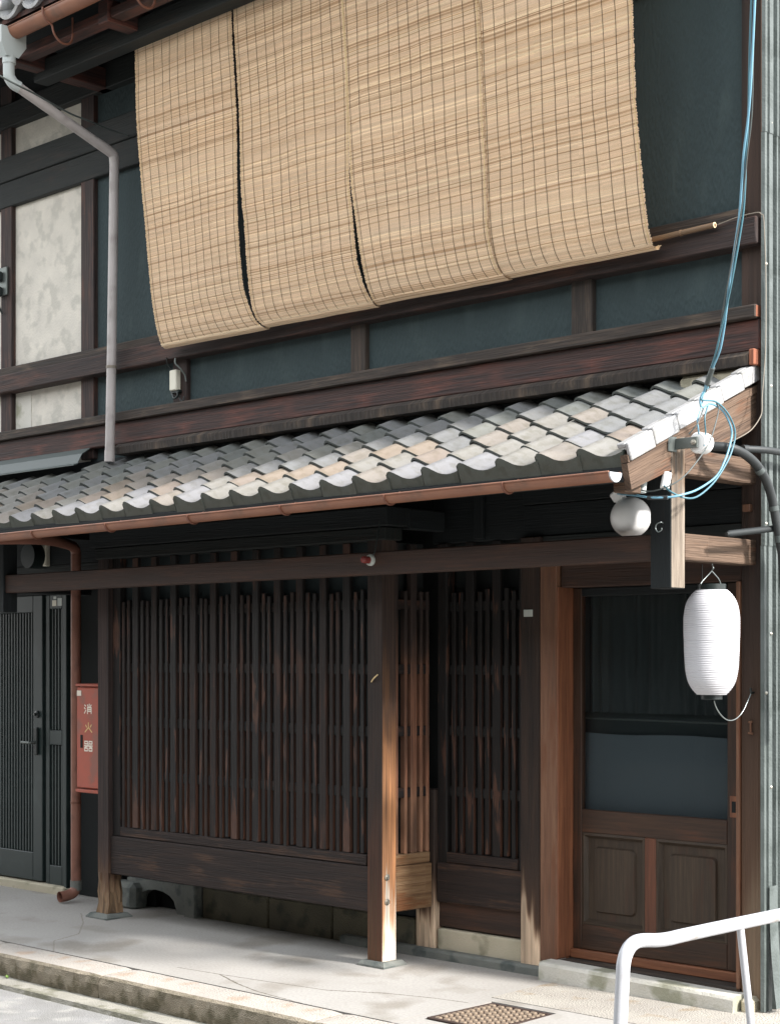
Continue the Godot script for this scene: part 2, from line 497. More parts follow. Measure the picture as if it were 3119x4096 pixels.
	tri(mat("copper", ImageTexture.create_from_image(mineral(253, h.call("94664f"), h.call("835946"), h.call("6a5143"), 0.60, 0.05)), Color.WHITE, 0.5), 1.6)
	plain("copper_dark", h.call("6e4636"), 0.6)
	tri(mat("brown_pipe", ImageTexture.create_from_image(mineral(255, h.call("8f6353"), h.call("7c5446"), h.call("6c4a3e"), 0.6, 0.04)), Color.WHITE, 0.55), 1.5)
	tri(mat("pvc_grey", ImageTexture.create_from_image(mineral(257, h.call("b4adab"), h.call("a49e9b"), h.call("8b8480"), 0.62, 0.03)), Color.WHITE, 0.45), 1.2)
	plain("hopper_grey", h.call("a9b0ae"), 0.45)
	plain("flashing", h.call("505856"), 0.5)
	plain("dark_metal", h.call("34403f"), 0.4)
	tri(mat("door_metal", ImageTexture.create_from_image(mineral(259, h.call("3b4746"), h.call("354140"), h.call("4a5654"), 0.66, 0.04)), Color(0.68, 0.72, 0.72), 0.42), 1.0)
	tri(mat("far_wall", ImageTexture.create_from_image(mineral(265, h.call("6f665c"), h.call("5f574e"), h.call("4b463f"), 0.55, 0.05)), Color.WHITE, 0.9), 0.4)
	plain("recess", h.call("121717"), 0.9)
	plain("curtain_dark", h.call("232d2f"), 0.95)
	plain("curtain_pale", h.call("47545a"), 0.95)
	tri(mat("white_paint", ImageTexture.create_from_image(mineral(271, h.call("babcc0"), h.call("b3b4b8"), h.call("8f8478"), 0.74, 0.02)), Color.WHITE, 0.38, 0.15, rough_bump), 2.0)
	plain("paper", h.call("bdbdc1"), 0.9)
	M["paper"].backlight = Color(0.35, 0.35, 0.35)
	plain("frosted_glass", h.call("f6f6f4"), 0.25)
	M["frosted_glass"].backlight = Color(0.9, 0.9, 0.9)
	plain("porcelain", h.call("f0f0ee"), 0.2)
	plain("black_plastic", h.call("1c2423"), 0.35)
	plain("bracket", h.call("6b716e"), 0.45, 0.6)
	plain("bolt", h.call("a9a69c"), 0.4, 0.8)
	plain("ivory", h.call("d9d5c4"), 0.5)
	plain("red_lens", h.call("743330"), 0.25)
	tri(mat("red_box", ImageTexture.create_from_image(mineral(261, h.call("ad5440"), h.call("9f5140"), h.call("87594c"), 0.52, 0.04)), Color.WHITE, 0.5), 1.4)
	plain("letter_white", h.call("e6dccd"), 0.6)
	plain("letter_gold", h.call("d3b77c"), 0.6)
	plain("cable_blue", h.call("6c9bb0"), 0.4)
	plain("cable_teal", h.call("44707d"), 0.4)
	plain("cable_grey", h.call("4a5150"), 0.5)
	plain("conduit", h.call("25292a"), 0.55)
	plain("wire_pale", h.call("7d7468"), 0.6)
	plain("rust_iron", h.call("3a2b24"), 0.8)
	plain("worn_iron", h.call("80705f"), 0.6)
	plain("bamboo", h.call("6f5842"), 0.5)
	plain("bamboo_end", h.call("e0cda6"), 0.7)
	plain("thread", h.call("504536"), 0.9)
	plain("edging", h.call("d2b98c"), 0.9)
	plain("leaf", h.call("6c8c3a"), 0.6)
	plain("chain", h.call("8f9796"), 0.35, 0.7)
	plain("plate", h.call("b4bab4"), 0.5)
	var reed := StandardMaterial3D.new()
	reed.vertex_color_use_as_albedo = true
	reed.roughness = 0.6
	M["reed"] = reed
	var glass := StandardMaterial3D.new()
	glass.transparency = BaseMaterial3D.TRANSPARENCY_ALPHA
	glass.albedo_color = Color(0.02, 0.04, 0.04, 0.12)
	glass.roughness = 0.03
	glass.metallic_specular = 0.25
	M["glass"] = glass

# ------------------------------------------------------------------ scene
func _ready() -> void:
	rng.seed = 20240
	# camera: level, looking 44 degrees to the left of the facade, the lens shifted up
	var cam := Camera3D.new()
	cam.name = "camera"
	add_child(cam)
	cam.position = Vector3(0, 1.5, 6.7)
	cam.rotation = Vector3(0, atan2(6750.0, 6909.0), 0)
	cam.set_frustum(0.1 * 4096.0 / 6750.0, Vector2(0, 0.1 * 592.0 / 6750.0), 0.1, 400.0)
	cam.keep_aspect = Camera3D.KEEP_HEIGHT
	cam.current = true
	var env := Environment.new()
	env.background_mode = Environment.BG_SKY
	var sky := Sky.new()
	var sm := ProceduralSkyMaterial.new()
	sm.sky_top_color = Color(0.73, 0.75, 0.775)
	sm.sky_horizon_color = Color(0.965, 0.96, 0.95)
	sm.sky_curve = 0.25
	sm.ground_horizon_color = Color(0.6, 0.6, 0.6)
	sm.ground_bottom_color = Color(0.4, 0.4, 0.4)
	sm.sun_angle_max = 1.0
	sky.sky_material = sm
	env.sky = sky
	env.background_energy_multiplier = 2.0
	env.tonemap_mode = Environment.TONE_MAPPER_LINEAR
	env.tonemap_exposure = 2.1
	env.sdfgi_enabled = true
	env.ssao_enabled = true
	env.ssil_enabled = true
	var we := WorldEnvironment.new()
	we.name = "sky"
	we.environment = env
	add_child(we)
	var sun := DirectionalLight3D.new()
	sun.name = "sun"
	sun.light_energy = 1.4
	sun.light_color = Color(1.0, 0.98, 0.96)
	sun.light_angular_distance = 6.0
	sun.shadow_enabled = true
	add_child(sun)
	# from the right along the facade, a little from behind the wall
	sun.look_at_from_position(Vector3.ZERO, Vector3(-0.83, -0.56, 0.10))

	make_materials()
	build_ground()
	build_house()
	far_side_blocker()
	build_things()

func V(x: float, y: float, z: float) -> Vector3:
	return Vector3(x, y, z)

# ------------------------------------------------------------------ ground
func build_ground() -> void:
	var road := Mb.new()
	road.quad(V(-90, -0.28, 90), V(90, -0.28, 90), V(90, -0.28, -90), V(-90, -0.28, -90))
	put("road", road, M.asphalt, self).set_meta("kind", "structure")
	var gut := Mb.new()
	prism(gut, [V2(-0.27, 1.42), V2(-0.255, 1.42), V2(-0.262, 1.60), V2(-0.254, 1.62), V2(-0.256, 1.635), V2(-0.285, 1.642), V2(-0.30, 1.642)], 0, -13.0, 1.5)
	put("gutter_channel", gut, M.gutter_concrete, self).set_meta("kind", "structure")
	var kerb := structure("kerb", V(-6.5, -0.28, 1.35))
	var x := -12.6
	for len_ in [1.45, 1.3, 1.45, 1.2, 1.6, 1.35, 1.5, 1.4, 1.4, 1.45]:
		var b := Mb.new()
		var side := Mb.new()
		kerb_stone(b, side, x, x + len_ - 0.008)
		put("kerb_stone", [b, side], [M.granite, M.rough_granite], kerb)
		x += len_
	var pav := structure("pavement", V(-6.5, -0.28, 0.6))
	var a := Mb.new()
	slab(a, -13.0, -5.305, -0.3, 1.257)
	put("pavement_slab", a, M.slab, pav)
	var c := Mb.new()
	slab(c, -5.297, 1.5, -0.3, 0.585)
	put("pavement_slab", c, M.rough_slab, pav)
	# the slab round the drain grate, in four pieces that leave the opening free
	var g := [[-5.297, 1.5, 0.593, 0.655], [-5.297, -5.235, 0.655, 1.12], [-4.845, 1.5, 0.655, 1.12], [-5.297, 1.5, 1.12, 1.262]]
	var d := Mb.new()
	for q in g:
		slab(d, q[0], q[1], q[2], q[3])
	put("pavement_slab", d, M.slab, pav)
	# narrow ledge of concrete along the foot of the wall
	put("wall_footing", bx(V(-6.9, -0.2, -0.02), V(-5.39, -0.058, 0.055), 0.012), M.grey_stone, pav)

func V2(a: float, b: float) -> Vector2:
	return Vector2(a, b)

func pave_y(z: float) -> float:
	return -0.098 - maxf(z, 0.0) * 0.026

func slab(b: Mb, x0: float, x1: float, z0: float, z1: float) -> void:
	var y0 := pave_y(z0)
	var y1 := pave_y(z1)
	var uv := func(x: float, z: float) -> Vector2: return Vector2((x + 13.3) / 8.0, z / 1.3)
	b.quad(V(x0, y1, z1), V(x1, y1, z1), V(x1, y0, z0), V(x0, y0, z0), uv.call(x0, z1), uv.call(x1, z1), uv.call(x1, z0), uv.call(x0, z0))
	b.quad(V(x0, -0.3, z1), V(x1, -0.3, z1), V(x1, y1, z1), V(x0, y1, z1))
	b.quad(V(x1, -0.3, z1), V(x1, -0.3, z0), V(x1, y0, z0), V(x1, y1, z1))
	b.quad(V(x0, -0.3, z0), V(x0, -0.3, z1), V(x0, y1, z1), V(x0, y0, z0))

func kerb_stone(top: Mb, side: Mb, x0: float, x1: float) -> void:
	var nx := 22
	var f := FastNoiseLite.new()
	f.seed = 5
	f.frequency = 6.0
	var rows := [[1.268, -0.132], [1.40, -0.134], [1.468, -0.138], [1.487, -0.150], [1.494, -0.185], [1.492, -0.225], [1.486, -0.29]]
	var pt := func(i: int, j: int) -> Vector3:
		var xx: float = lerpf(x0, x1, float(i) / nx)
		var e := 0.0 if i > 0 and i < nx else -0.006
		var amp := 0.003 if j < 2 else 0.011
		var w := f.get_noise_3d(xx * 3.0, j * 0.6, 0.0) * amp + f.get_noise_3d(xx * 9.0, j * 1.7, 4.0) * amp * 0.6
		return V(xx, rows[j][1] + (w * 0.3 if j < 3 else 0.0) + (e if j < 3 else 0.0), rows[j][0] + (w + e if j > 1 else 0.0))
	for i in nx:
		for j in rows.size() - 1:
			(top if j < 2 else side).quad(pt.call(i, j + 1), pt.call(i + 1, j + 1), pt.call(i + 1, j), pt.call(i, j))
	for e in [0, nx]:
		for j in rows.size() - 1:
			var a: Vector3 = pt.call(e, j)
			var b: Vector3 = pt.call(e, j + 1)
			side.quad_out([a, b, V(b.x, -0.3, 1.30), V(a.x, -0.3, 1.28)], V(-1 if e == 0 else 1, 0, 0), [Vector2.ZERO, Vector2.ZERO, Vector2.ZERO, Vector2.ZERO])

# ------------------------------------------------------------------ house
func build_house() -> void:
	var h := thing("townhouse", "old dark timber townhouse with teal and cream plaster, lattice window and tiled lower roof", "house", V(-7.2, -0.1, -0.5))
	walls(h)
	upper_roof(h)
	lower_roof(h)
	timbers_below(h)
	lattice(h)
	door(h)
	side_entrance(h)
	cladding(h)

func walls(h: Node3D) -> void:
	# plaster fields of the upper storey
	for f in [[-9.40, -8.40, 2.80, 5.75, "teal_plaster"], [-8.40, -6.80, 2.80, 5.75, "teal_plaster"], [-6.80, -5.21, 2.80, 5.75, "teal_plaster"], [-5.21, -4.23, 2.80, 5.75, "teal_plaster"], [-10.37, -9.40, 2.80, 5.75, "cream_plaster"], [-12.0, -10.37, 2.80, 5.75, "cream_plaster"]]:
		put("wall_panel", bx(V(f[0], f[2], -0.12), V(f[1] - 0.001, f[3], -0.035), 0.0), M[f[4]], h, "cream plaster panel with grey stains" if f[4] == "cream_plaster" else "")
	put("plaster_patch", bx(V(-10.29, 3.125, -0.06), V(-10.10, 3.385, -0.030), 0.002), M.white_step, h, "white repair patch in the cream plaster")
	# upright posts
	for p in [[-10.44, -10.30, 2.85, 5.6, "upper_wood"], [-9.465, -9.318, 2.85, 5.6, "upper_wood"], [-8.470, -8.335, 3.10, 3.40, "upper_wood"], [-6.860, -6.742, 3.10, 3.40, "ledge_wood"], [-5.277, -5.145, 3.10, 3.40, "ledge_wood"]]:
		put("post", bx(V(p[0], p[2], -0.1), V(p[1], p[3], 0.0), 0.005, 1), M[p[4]], h)
	var cp := Mb.new()
	post_box(cp, V(-4.284, -0.1, -0.11), V(-4.168, 5.6, 0.0), 5.7, 2.6)
	put("post", cp, M.corner_post, h, "corner post, bleached at its foot")
	# horizontal timbers across the upper storey
	put("beam", bx(V(-12.0, 3.395, -0.08), V(-4.168, 3.520, 0.060), 0.006, 0), M.upper_wood, h)
	put("sill", bx(V(-12.0, 3.521, -0.08), V(-4.255, 3.577, 0.030), 0.005, 0), M.ledge_wood, h)
	beam_end("ledge", V(-12.0, 3.058, -0.08), V(-4.169, 3.119, 0.062), M.ledge_wood, h)
	beam_end("beam", V(-12.0, 2.915, -0.08), V(-4.169, 3.057, 0.030), M.red_wood, h)
	var fl := Mb.new()
	prism(fl, [V2(2.840, -0.05), V2(2.914, -0.05), V2(2.914, 0.031), V2(2.886, 0.078), V2(2.842, 0.074)], 0, -9.0, -4.20)
	put("moulding", fl, M.ledge_wood, h)
	put("moulding", bx(V(-4.199, 2.842, -0.02), V(-4.170, 2.915, 0.072), 0.004, 1), M.end_grain, h, "split orange end of the moulding")
	put("beam", bx(V(-12.0, 2.70, -0.14), V(-4.22, 2.838, -0.02), 0.004, 0), M.black_wood, h)
	put("beam", bx(V(-12.0, 4.905, -0.08), V(-4.286, 5.075, 0.020), 0.005, 0), M.dark_wood, h)
	put("beam", bx(V(-12.0, 4.725, -0.08), V(-4.286, 4.903, 0.008), 0.005, 0), M.dark_wood, h)
	put("beam", bx(V(-12.0, 5.285, -0.08), V(-4.286, 5.45, 0.024), 0.005, 0), M.dark_wood, h)
	put("wall_board", bx(V(-12.0, 5.452, -0.16), V(-4.2, 6.35, -0.03), 0.003, 0), M.black_wood, h)
	# metal flashing at the left above the roof tiles
	var fs := Mb.new()
	prism(fs, [V2(2.912, 0.034), V2(2.918, 0.034), V2(2.874, 0.10), V2(2.808, 0.135), V2(2.796, 0.165), V2(2.790, 0.165), V2(2.802, 0.132), V2(2.868, 0.098)], 0, -12.0, -9.31)
	put("flashing", fs, M.flashing, h, "grey sheet metal flashing")
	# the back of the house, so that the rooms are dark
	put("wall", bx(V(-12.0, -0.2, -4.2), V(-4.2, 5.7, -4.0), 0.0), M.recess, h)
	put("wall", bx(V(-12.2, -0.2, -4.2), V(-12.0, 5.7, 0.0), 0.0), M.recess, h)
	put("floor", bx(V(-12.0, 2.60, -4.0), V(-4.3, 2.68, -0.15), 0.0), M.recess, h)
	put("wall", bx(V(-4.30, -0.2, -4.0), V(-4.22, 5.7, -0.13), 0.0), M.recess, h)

func beam_end(called: String, lo: Vector3, hi: Vector3, m: Material, h: Node) -> void:
	var b := Mb.new()
	var e := Mb.new()
	box(b, lo, hi, 0.005, 0, e, 0, 1.0)
	put(called, [b, e], [m, M.end_grain], h)

# a post whose picture runs once over its whole height
func post_box(b: Mb, lo: Vector3, hi: Vector3, height: float, per := 1.0) -> void:
	var from := b.v.size()
	box(b, lo, hi, 0.005, 1)
	for i in range(from, b.v.size()):
		var p := b.v[i]
		var across := p.x if absf(b.n[i].z) > 0.5 else p.z
		b.t[i] = Vector2(clampf((p.y - lo.y) / height, 0.01, 0.99) * 1.0, across / 0.25 * 0.5 + per)

func cladding(h: Node3D) -> void:
	# corrugated sheets on the side wall, seen from the street as a narrow strip
	var sheets := Mb.new()
	var prof := [V2(0.040, -0.006), V2(0.034, 0.010), V2(0.020, 0.012), V2(0.014, -0.004), V2(0.006, -0.004), V2(0.0, 0.012), V2(-0.030, 0.012), V2(-0.038, -0.014), V2(-0.056, -0.014), V2(-0.064, 0.012), V2(-0.076, 0.012), V2(-0.082, -0.006), V2(-0.090, -0.006), V2(-0.10, 0.014)]
	var z := -0.10
	while z > -3.9:
		prof.append_array([V2(z - 0.008, -0.008), V2(z - 0.024, -0.008), V2(z - 0.032, 0.014), V2(z - 0.064, 0.014)])
		z -= 0.064
	for i in prof.size() - 1:
		var p: Vector2 = prof[i]
		var q: Vector2 = prof[i + 1]
		for seg in [[-0.1, 2.02, 0.0], [2.02, 3.9, 0.003], [3.9, 5.7, 0.006]]:
			sheets.quad_out([V(-4.150 + p.y + seg[2], seg[0], p.x), V(-4.150 + q.y + seg[2], seg[0], q.x), V(-4.150 + q.y + seg[2], seg[1], q.x), V(-4.150 + p.y + seg[2], seg[1], p.x)], V(1, 0, 0.3), [Vector2.ZERO, Vector2.ZERO, Vector2.ZERO, Vector2.ZERO])
	put("cladding", sheets, M.siding, h, "grey corrugated sheet cladding")
	put("trim_strip", bx(V(-4.166, -0.05, 0.0), V(-4.158, 5.6, 0.022), 0.001, 1), M.tan_wood, h)
	var nails := 0
	for y in [0.35, 0.92, 1.35, 1.62, 2.12, 2.75, 3.30, 3.95, 4.5]:
		var nb := Mb.new()
		lathe(nb, Vector3.ZERO, [V2(0.009, 0.0), V2(0.008, 0.004), V2(0.004, 0.007), V2(0.0, 0.008)], 8)
		nb.xform(Transform3D(Basis(Vector3(0, 0, 1), -PI / 2), V(-4.139, y, 0.022 if nails % 2 == 0 else -0.02)))
		put("nail", nb, M.bolt, h)
		nails += 1
	# curled lower edge of the sheet at the foot
	var cur := Mb.new()
	for i in 8:
		var t0 := i / 8.0
		var t1 := (i + 1) / 8.0
		var w := func(t: float) -> Vector3: return V(-4.13 + 0.045 * (1.0 - t) * (1.0 - t), -0.08 + t * 0.55, 0.0 - t * 0.015)
		var a: Vector3 = w.call(t0)
		var b: Vector3 = w.call(t1)
		cur.quad_out([a + V(0, 0, 0.02), a - V(0, 0, 0.05), b - V(0, 0, 0.05), b + V(0, 0, 0.02)], V(1, 0, 0), [Vector2.ZERO, Vector2.ZERO, Vector2.ZERO, Vector2.ZERO])
	put("cladding", cur, M.siding, h, "torn, curled foot of the corrugated sheet")

func upper_roof(h: Node3D) -> void:
	var r := put("upper_roof", bx(V(-12.2, 5.62, 0.30), V(-4.05, 5.66, 0.92), 0.0, 0), M.black_wood, h)
	var deck := Mb.new()
	prism(deck, [V2(5.43, 0.90), V2(5.46, 0.90), V2(5.46 + 0.46 * 1.05, -0.15), V2(5.43 + 0.46 * 1.05, -0.15)], 0, -12.2, -4.05)
	put("soffit", deck, M.red_wood, r)
	var top := Mb.new()
	prism(top, [V2(5.50, 0.86), V2(5.53, 0.86), V2(7.5, -4.3), V2(7.44, -4.3)], 0, -12.2, -4.05)
	put("deck", top, M.grey_stone, r)
	put("fascia", bx(V(-12.2, 5.395, 0.80), V(-4.05, 5.50, 0.84), 0.004, 0), M.black_wood, r)
	put("batten", bx(V(-12.2, 5.31, 0.60), V(-4.05, 5.37, 0.70), 0.004, 0), M.red_wood, r)
	put("purlin", bx(V(-9.28, 5.235, 0.39), V(-4.05, 5.36, 0.50), 0.006, 0), M.dark_wood, r)
	var k := 0
	for x in [-9.15, -8.175, -7.2, -6.225, -5.25]:
		put("arm", bx(V(x - 0.10, 5.285, -0.05), V(x, 5.42, 0.72), 0.006, 2), M.red_wood, r)
		k += 1
	put("arm", bx(V(-9.45, 5.36, 0.0), V(-9.33, 5.46, 0.28), 0.006, 2), M.red_wood, r)
	# round eave tiles: pan, then roll, along the edge
	var x0 := -10.9
	while x0 < -7.6:
		var pan := Mb.new()
		for i in 10:
			var a0 := lerpf(-1.25, 1.25, i / 10.0)
			var a1 := lerpf(-1.25, 1.25, (i + 1) / 10.0)
			var p := func(a: float, rr: float, z: float) -> Vector3: return V(x0 + sin(a) * rr, 5.555 - cos(a) * rr + (0.94 - z) * 0.42, z)
			pan.quad_out([p.call(a0, 0.105, 0.94), p.call(a1, 0.105, 0.94), p.call(a1, 0.105, 0.5), p.call(a0, 0.105, 0.5)], V(0, 1, 0), [V2(0, 0), V2(0, 0), V2(0, 0), V2(0, 0)])
			pan.quad_out([p.call(a0, 0.105, 0.94), p.call(a1, 0.105, 0.94), p.call(a1, 0.128, 0.935), p.call(a0, 0.128, 0.935)], V(0, 0, 1), [V2(0, 0), V2(0, 0), V2(0, 0), V2(0, 0)])
			pan.quad_out([p.call(a0, 0.128, 0.935), p.call(a1, 0.128, 0.935), p.call(a1, 0.128, 0.5), p.call(a0, 0.128, 0.5)], V(0, -1, 0), [V2(0, 0), V2(0, 0), V2(0, 0), V2(0, 0)])
		put("roof_tile", pan, M.verge_tile, r)
		var roll := Mb.new()
		tube(roll, PackedVector3Array([V(x0 + 0.125, 5.525, 0.965), V(x0 + 0.125, 5.735, 0.465)]), 0.052, 14)
		put("roof_tile", roll, M.verge_tile, r)
		x0 += 0.25
	var cover := Mb.new()
	prism(cover, [V2(5.50, 0.86), V2(5.58, 0.80), V2(5.76, 0.40), V2(5.70, 0.40)], 0, -12.2, -4.05)
	put("underlay", cover, M.grey_stone, r)

func roof_y(z: float) -> float:
	return 2.377 + (0.983 - z) * 0.467

func tile_h(t: float) -> float:
	var k := [[0.0, 0.036], [0.04, 0.047], [0.10, 0.050], [0.19, 0.044], [0.31, 0.028], [0.44, 0.013], [0.57, 0.005], [0.71, 0.004], [0.86, 0.010], [1.0, 0.021]]
	for i in k.size() - 1:
		if t <= k[i + 1][0]:
			var s := smoothstep(0.0, 1.0, (t - k[i][0]) / (k[i + 1][0] - k[i][0]))
			return lerpf(k[i][1], k[i + 1][1], lerpf((t - k[i][0]) / (k[i + 1][0] - k[i][0]), s, 0.25))
	return 0.025

const PITCH := 0.2283
const TILE_X := [0.0, 0.05, 0.10, 0.16, 0.24, 0.33, 0.42, 0.52, 0.62, 0.73, 0.85, 1.0]

func lower_roof(h: Node3D) -> void:
	# boards under the tiles
	var deck := Mb.new()
	prism(deck, [V2(roof_y(0.0) - 0.105, 0.0), V2(roof_y(0.0) - 0.075, 0.0), V2(roof_y(0.97) - 0.075, 0.97), V2(roof_y(0.97) - 0.105, 0.97)], 0, -12.0, -4.236)
	var r := put("lower_roof", deck, M.black_wood, h)
	for i in 17:
		var x := -12.0 + i * 0.455
		var b := Mb.new()
		prism(b, [V2(roof_y(0.0) - 0.165, 0.0), V2(roof_y(0.0) - 0.107, 0.0), V2(roof_y(0.95) - 0.107, 0.95), V2(roof_y(0.95) - 0.150, 0.95)], 0, x, x + 0.045)
		put("rafter", b, M.black_wood, r)
	put("purlin", bx(V(-12.0, 2.335, 0.57), V(-4.315, 2.43, 0.67), 0.005, 0), M.black_wood, r)
	put("fascia", bx(V(-12.0, 2.245, 0.945), V(-4.236, 2.305, 0.975), 0.003, 0), M.black_wood, r)
	# pantiles, three shapes shared by all
	var rake := atan(0.467)
	var shapes := []
	for k in 3:
		shapes.append(tile_mesh(0.255, false, 0.0012 * k))
	var eave := tile_mesh(0.255, true, 0.0)
	var fronts := [0.983, 0.808, 0.636, 0.468, 0.299, 0.128]
	var lay := Basis(Vector3(1, 0, 0), rake - 0.088)
	for row in fronts.size():
		var z: float = fronts[row]
		for c in range(0, 31):
			var x := -4.462 - c * PITCH
			if x < -11.4 or (row == 5 and x < -9.4):
				continue
			var pick := 0
			var u := rng.randf()
			# tan tiles gather in the second and third courses, plain grey ones near the wall
			if row == 0:
				pick = 0 if u < 0.55 else (2 if u < 0.8 else 7)
			elif row == 1:
				pick = 3 if u < 0.32 else (4 if u < 0.58 else (2 if u < 0.8 else 0))
			elif row == 2:
				pick = 4 if u < 0.2 else (7 if u < 0.5 else (2 if u < 0.7 else 1))
			elif row == 3:
				pick = 7 if u < 0.15 else (2 if u < 0.4 else (1 if u < 0.75 else 5))
			else:
				pick = 1 if u < 0.4 else (5 if u < 0.7 else 6)
			if c < 5 and row < 3 and pick == 4:
				pick = 2
			var jig := Basis(Vector3(0, 1, 0), rng.randf_range(-0.012, 0.012)) * Basis(Vector3(0, 0, 1), rng.randf_range(-0.008, 0.008))
			var at := V(x + rng.randf_range(-0.003, 0.003), roof_y(z) - 0.045 + rng.randf_range(-0.002, 0.003), z + rng.randf_range(-0.006, 0.006))
			at.y += (x + 7.0) * 0.005 + (0.006 if row == 0 else 0.0)
			var o := piece("roof_tile", eave if row == 0 else shapes[rng.randi() % 3], null, r, Transform3D(lay * jig, at))
			o.set_surface_override_material(0, M["tile_%d" % pick])
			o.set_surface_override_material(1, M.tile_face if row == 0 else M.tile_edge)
	# verge tiles down the right edge: a flat top and a deep outer lip, each lapping the next
	for row in fronts.size():
		var z: float = fronts[row] + 0.012
		var b := Mb.new()
		box(b, V(-0.034, -0.052, -0.1865), V(-0.014, 0.024, 0.0), 0.004, 2)
		box(b, V(-0.075, 0.004, -0.1865), V(-0.0345, 0.025, 0.0), 0.004, 2)
		b.xform(Transform3D(Basis(Vector3(1, 0, 0), rake - 0.035), V(-4.172, roof_y(z) + 0.006, z)))
		put("verge_tile", b, M.verge_tile, r)
	# barge board under the verge, deeper towards the wall
	var bb := Mb.new()
	prism(bb, [V2(2.560, 0.0), V2(2.720, 0.0), V2(2.318, 0.985), V2(2.212, 0.955)], 0, -4.236, -4.204)
	uv_along(bb, V(0, -0.372, 0.928))
	put("barge_board", bb, M.weathered_wood, r)
	var bb2 := Mb.new()
	prism(bb2, [V2(2.724, 0.0), V2(2.760, 0.0), V2(2.352, 0.992), V2(2.322, 0.985)], 0, -4.236, -4.198)
	uv_along(bb2, V(0, -0.382, 0.924))
	put("barge_board", bb2, M.weathered_wood, r)
	put("rafter_end", bx(V(-4.30, 2.205, 0.84), V(-4.237, 2.29, 0.955), 0.004, 2), M.weathered_wood, r)
	# clay and straw packing under the top tiles
	put("roof_packing", bx(V(-4.60, 2.76, -0.02), V(-4.23, 2.838, 0.05), 0.02, 0), M.pale_stone, r)

func uv_along(b: Mb, d: Vector3) -> void:
	d = d.normalized()
	for i in b.v.size():
		var p := b.v[i]
		var q := p - d * p.dot(d)
		b.t[i] = Vector2(p.dot(d) / 1.6 + 0.3, (q.y + q.x) / 0.4)

func tile_mesh(length: float, eave: bool, extra: float) -> ArrayMesh:
	var b := Mb.new()
	var face := Mb.new()
	var th := 0.0115
	for i in TILE_X.size() - 1:
		var t0: float = TILE_X[i]
		var t1: float = TILE_X[i + 1]
		var x0 := t0 * (PITCH + 0.012)
		var x1 := t1 * (PITCH + 0.012)
		var h0 := tile_h(t0) + extra
		var h1 := tile_h(t1) + extra
		var n0 := V(-(tile_h(minf(t0 + 0.03, 1.0)) - tile_h(maxf(t0 - 0.03, 0.0))) / (0.06 * PITCH), 1, 0).normalized()
		var n1 := V(-(tile_h(minf(t1 + 0.03, 1.0)) - tile_h(maxf(t1 - 0.03, 0.0))) / (0.06 * PITCH), 1, 0).normalized()
		b.smooth(V(x0, h0, 0), V(x1, h1, 0), V(x1, h1, -length), V(x0, h0, -length), n0, n1, n1, n0)
		if eave:
			var bot := -0.062
			var fx := x0 if i > 0 else 0.005
			face.quad(V(fx, bot, 0.0), V(x1, bot, 0.0), V(x1, h1, 0.002), V(fx, h0, 0.002))
			face.quad(V(x0, bot, -0.018), V(x1, bot, -0.018), V(x1, bot, 0.0), V(x0, bot, 0.0))
		else:
			face.quad(V(x0, h0 - th, 0.0), V(x1, h1 - th, 0.0), V(x1, h1, 0.0), V(x0, h0, 0.0))
	var hl := tile_h(0.0) + extra
	b.quad(V(0, hl - th, -length), V(0, hl - th, 0), V(0, hl, 0), V(0, hl, -length))
	if eave:
		face.quad(V(0, -0.062, -0.02), V(0, -0.062, 0), V(0, hl, 0.002), V(0, hl, -0.02))
		face.quad(V(PITCH + 0.012, -0.062, 0), V(PITCH + 0.012, -0.062, -0.02), V(PITCH + 0.012, 0.025, -0.02), V(PITCH + 0.012, 0.025, 0.002))
	var mesh := ArrayMesh.new()
	b.surface(mesh, M.tile_0)
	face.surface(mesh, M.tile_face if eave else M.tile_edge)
	return mesh

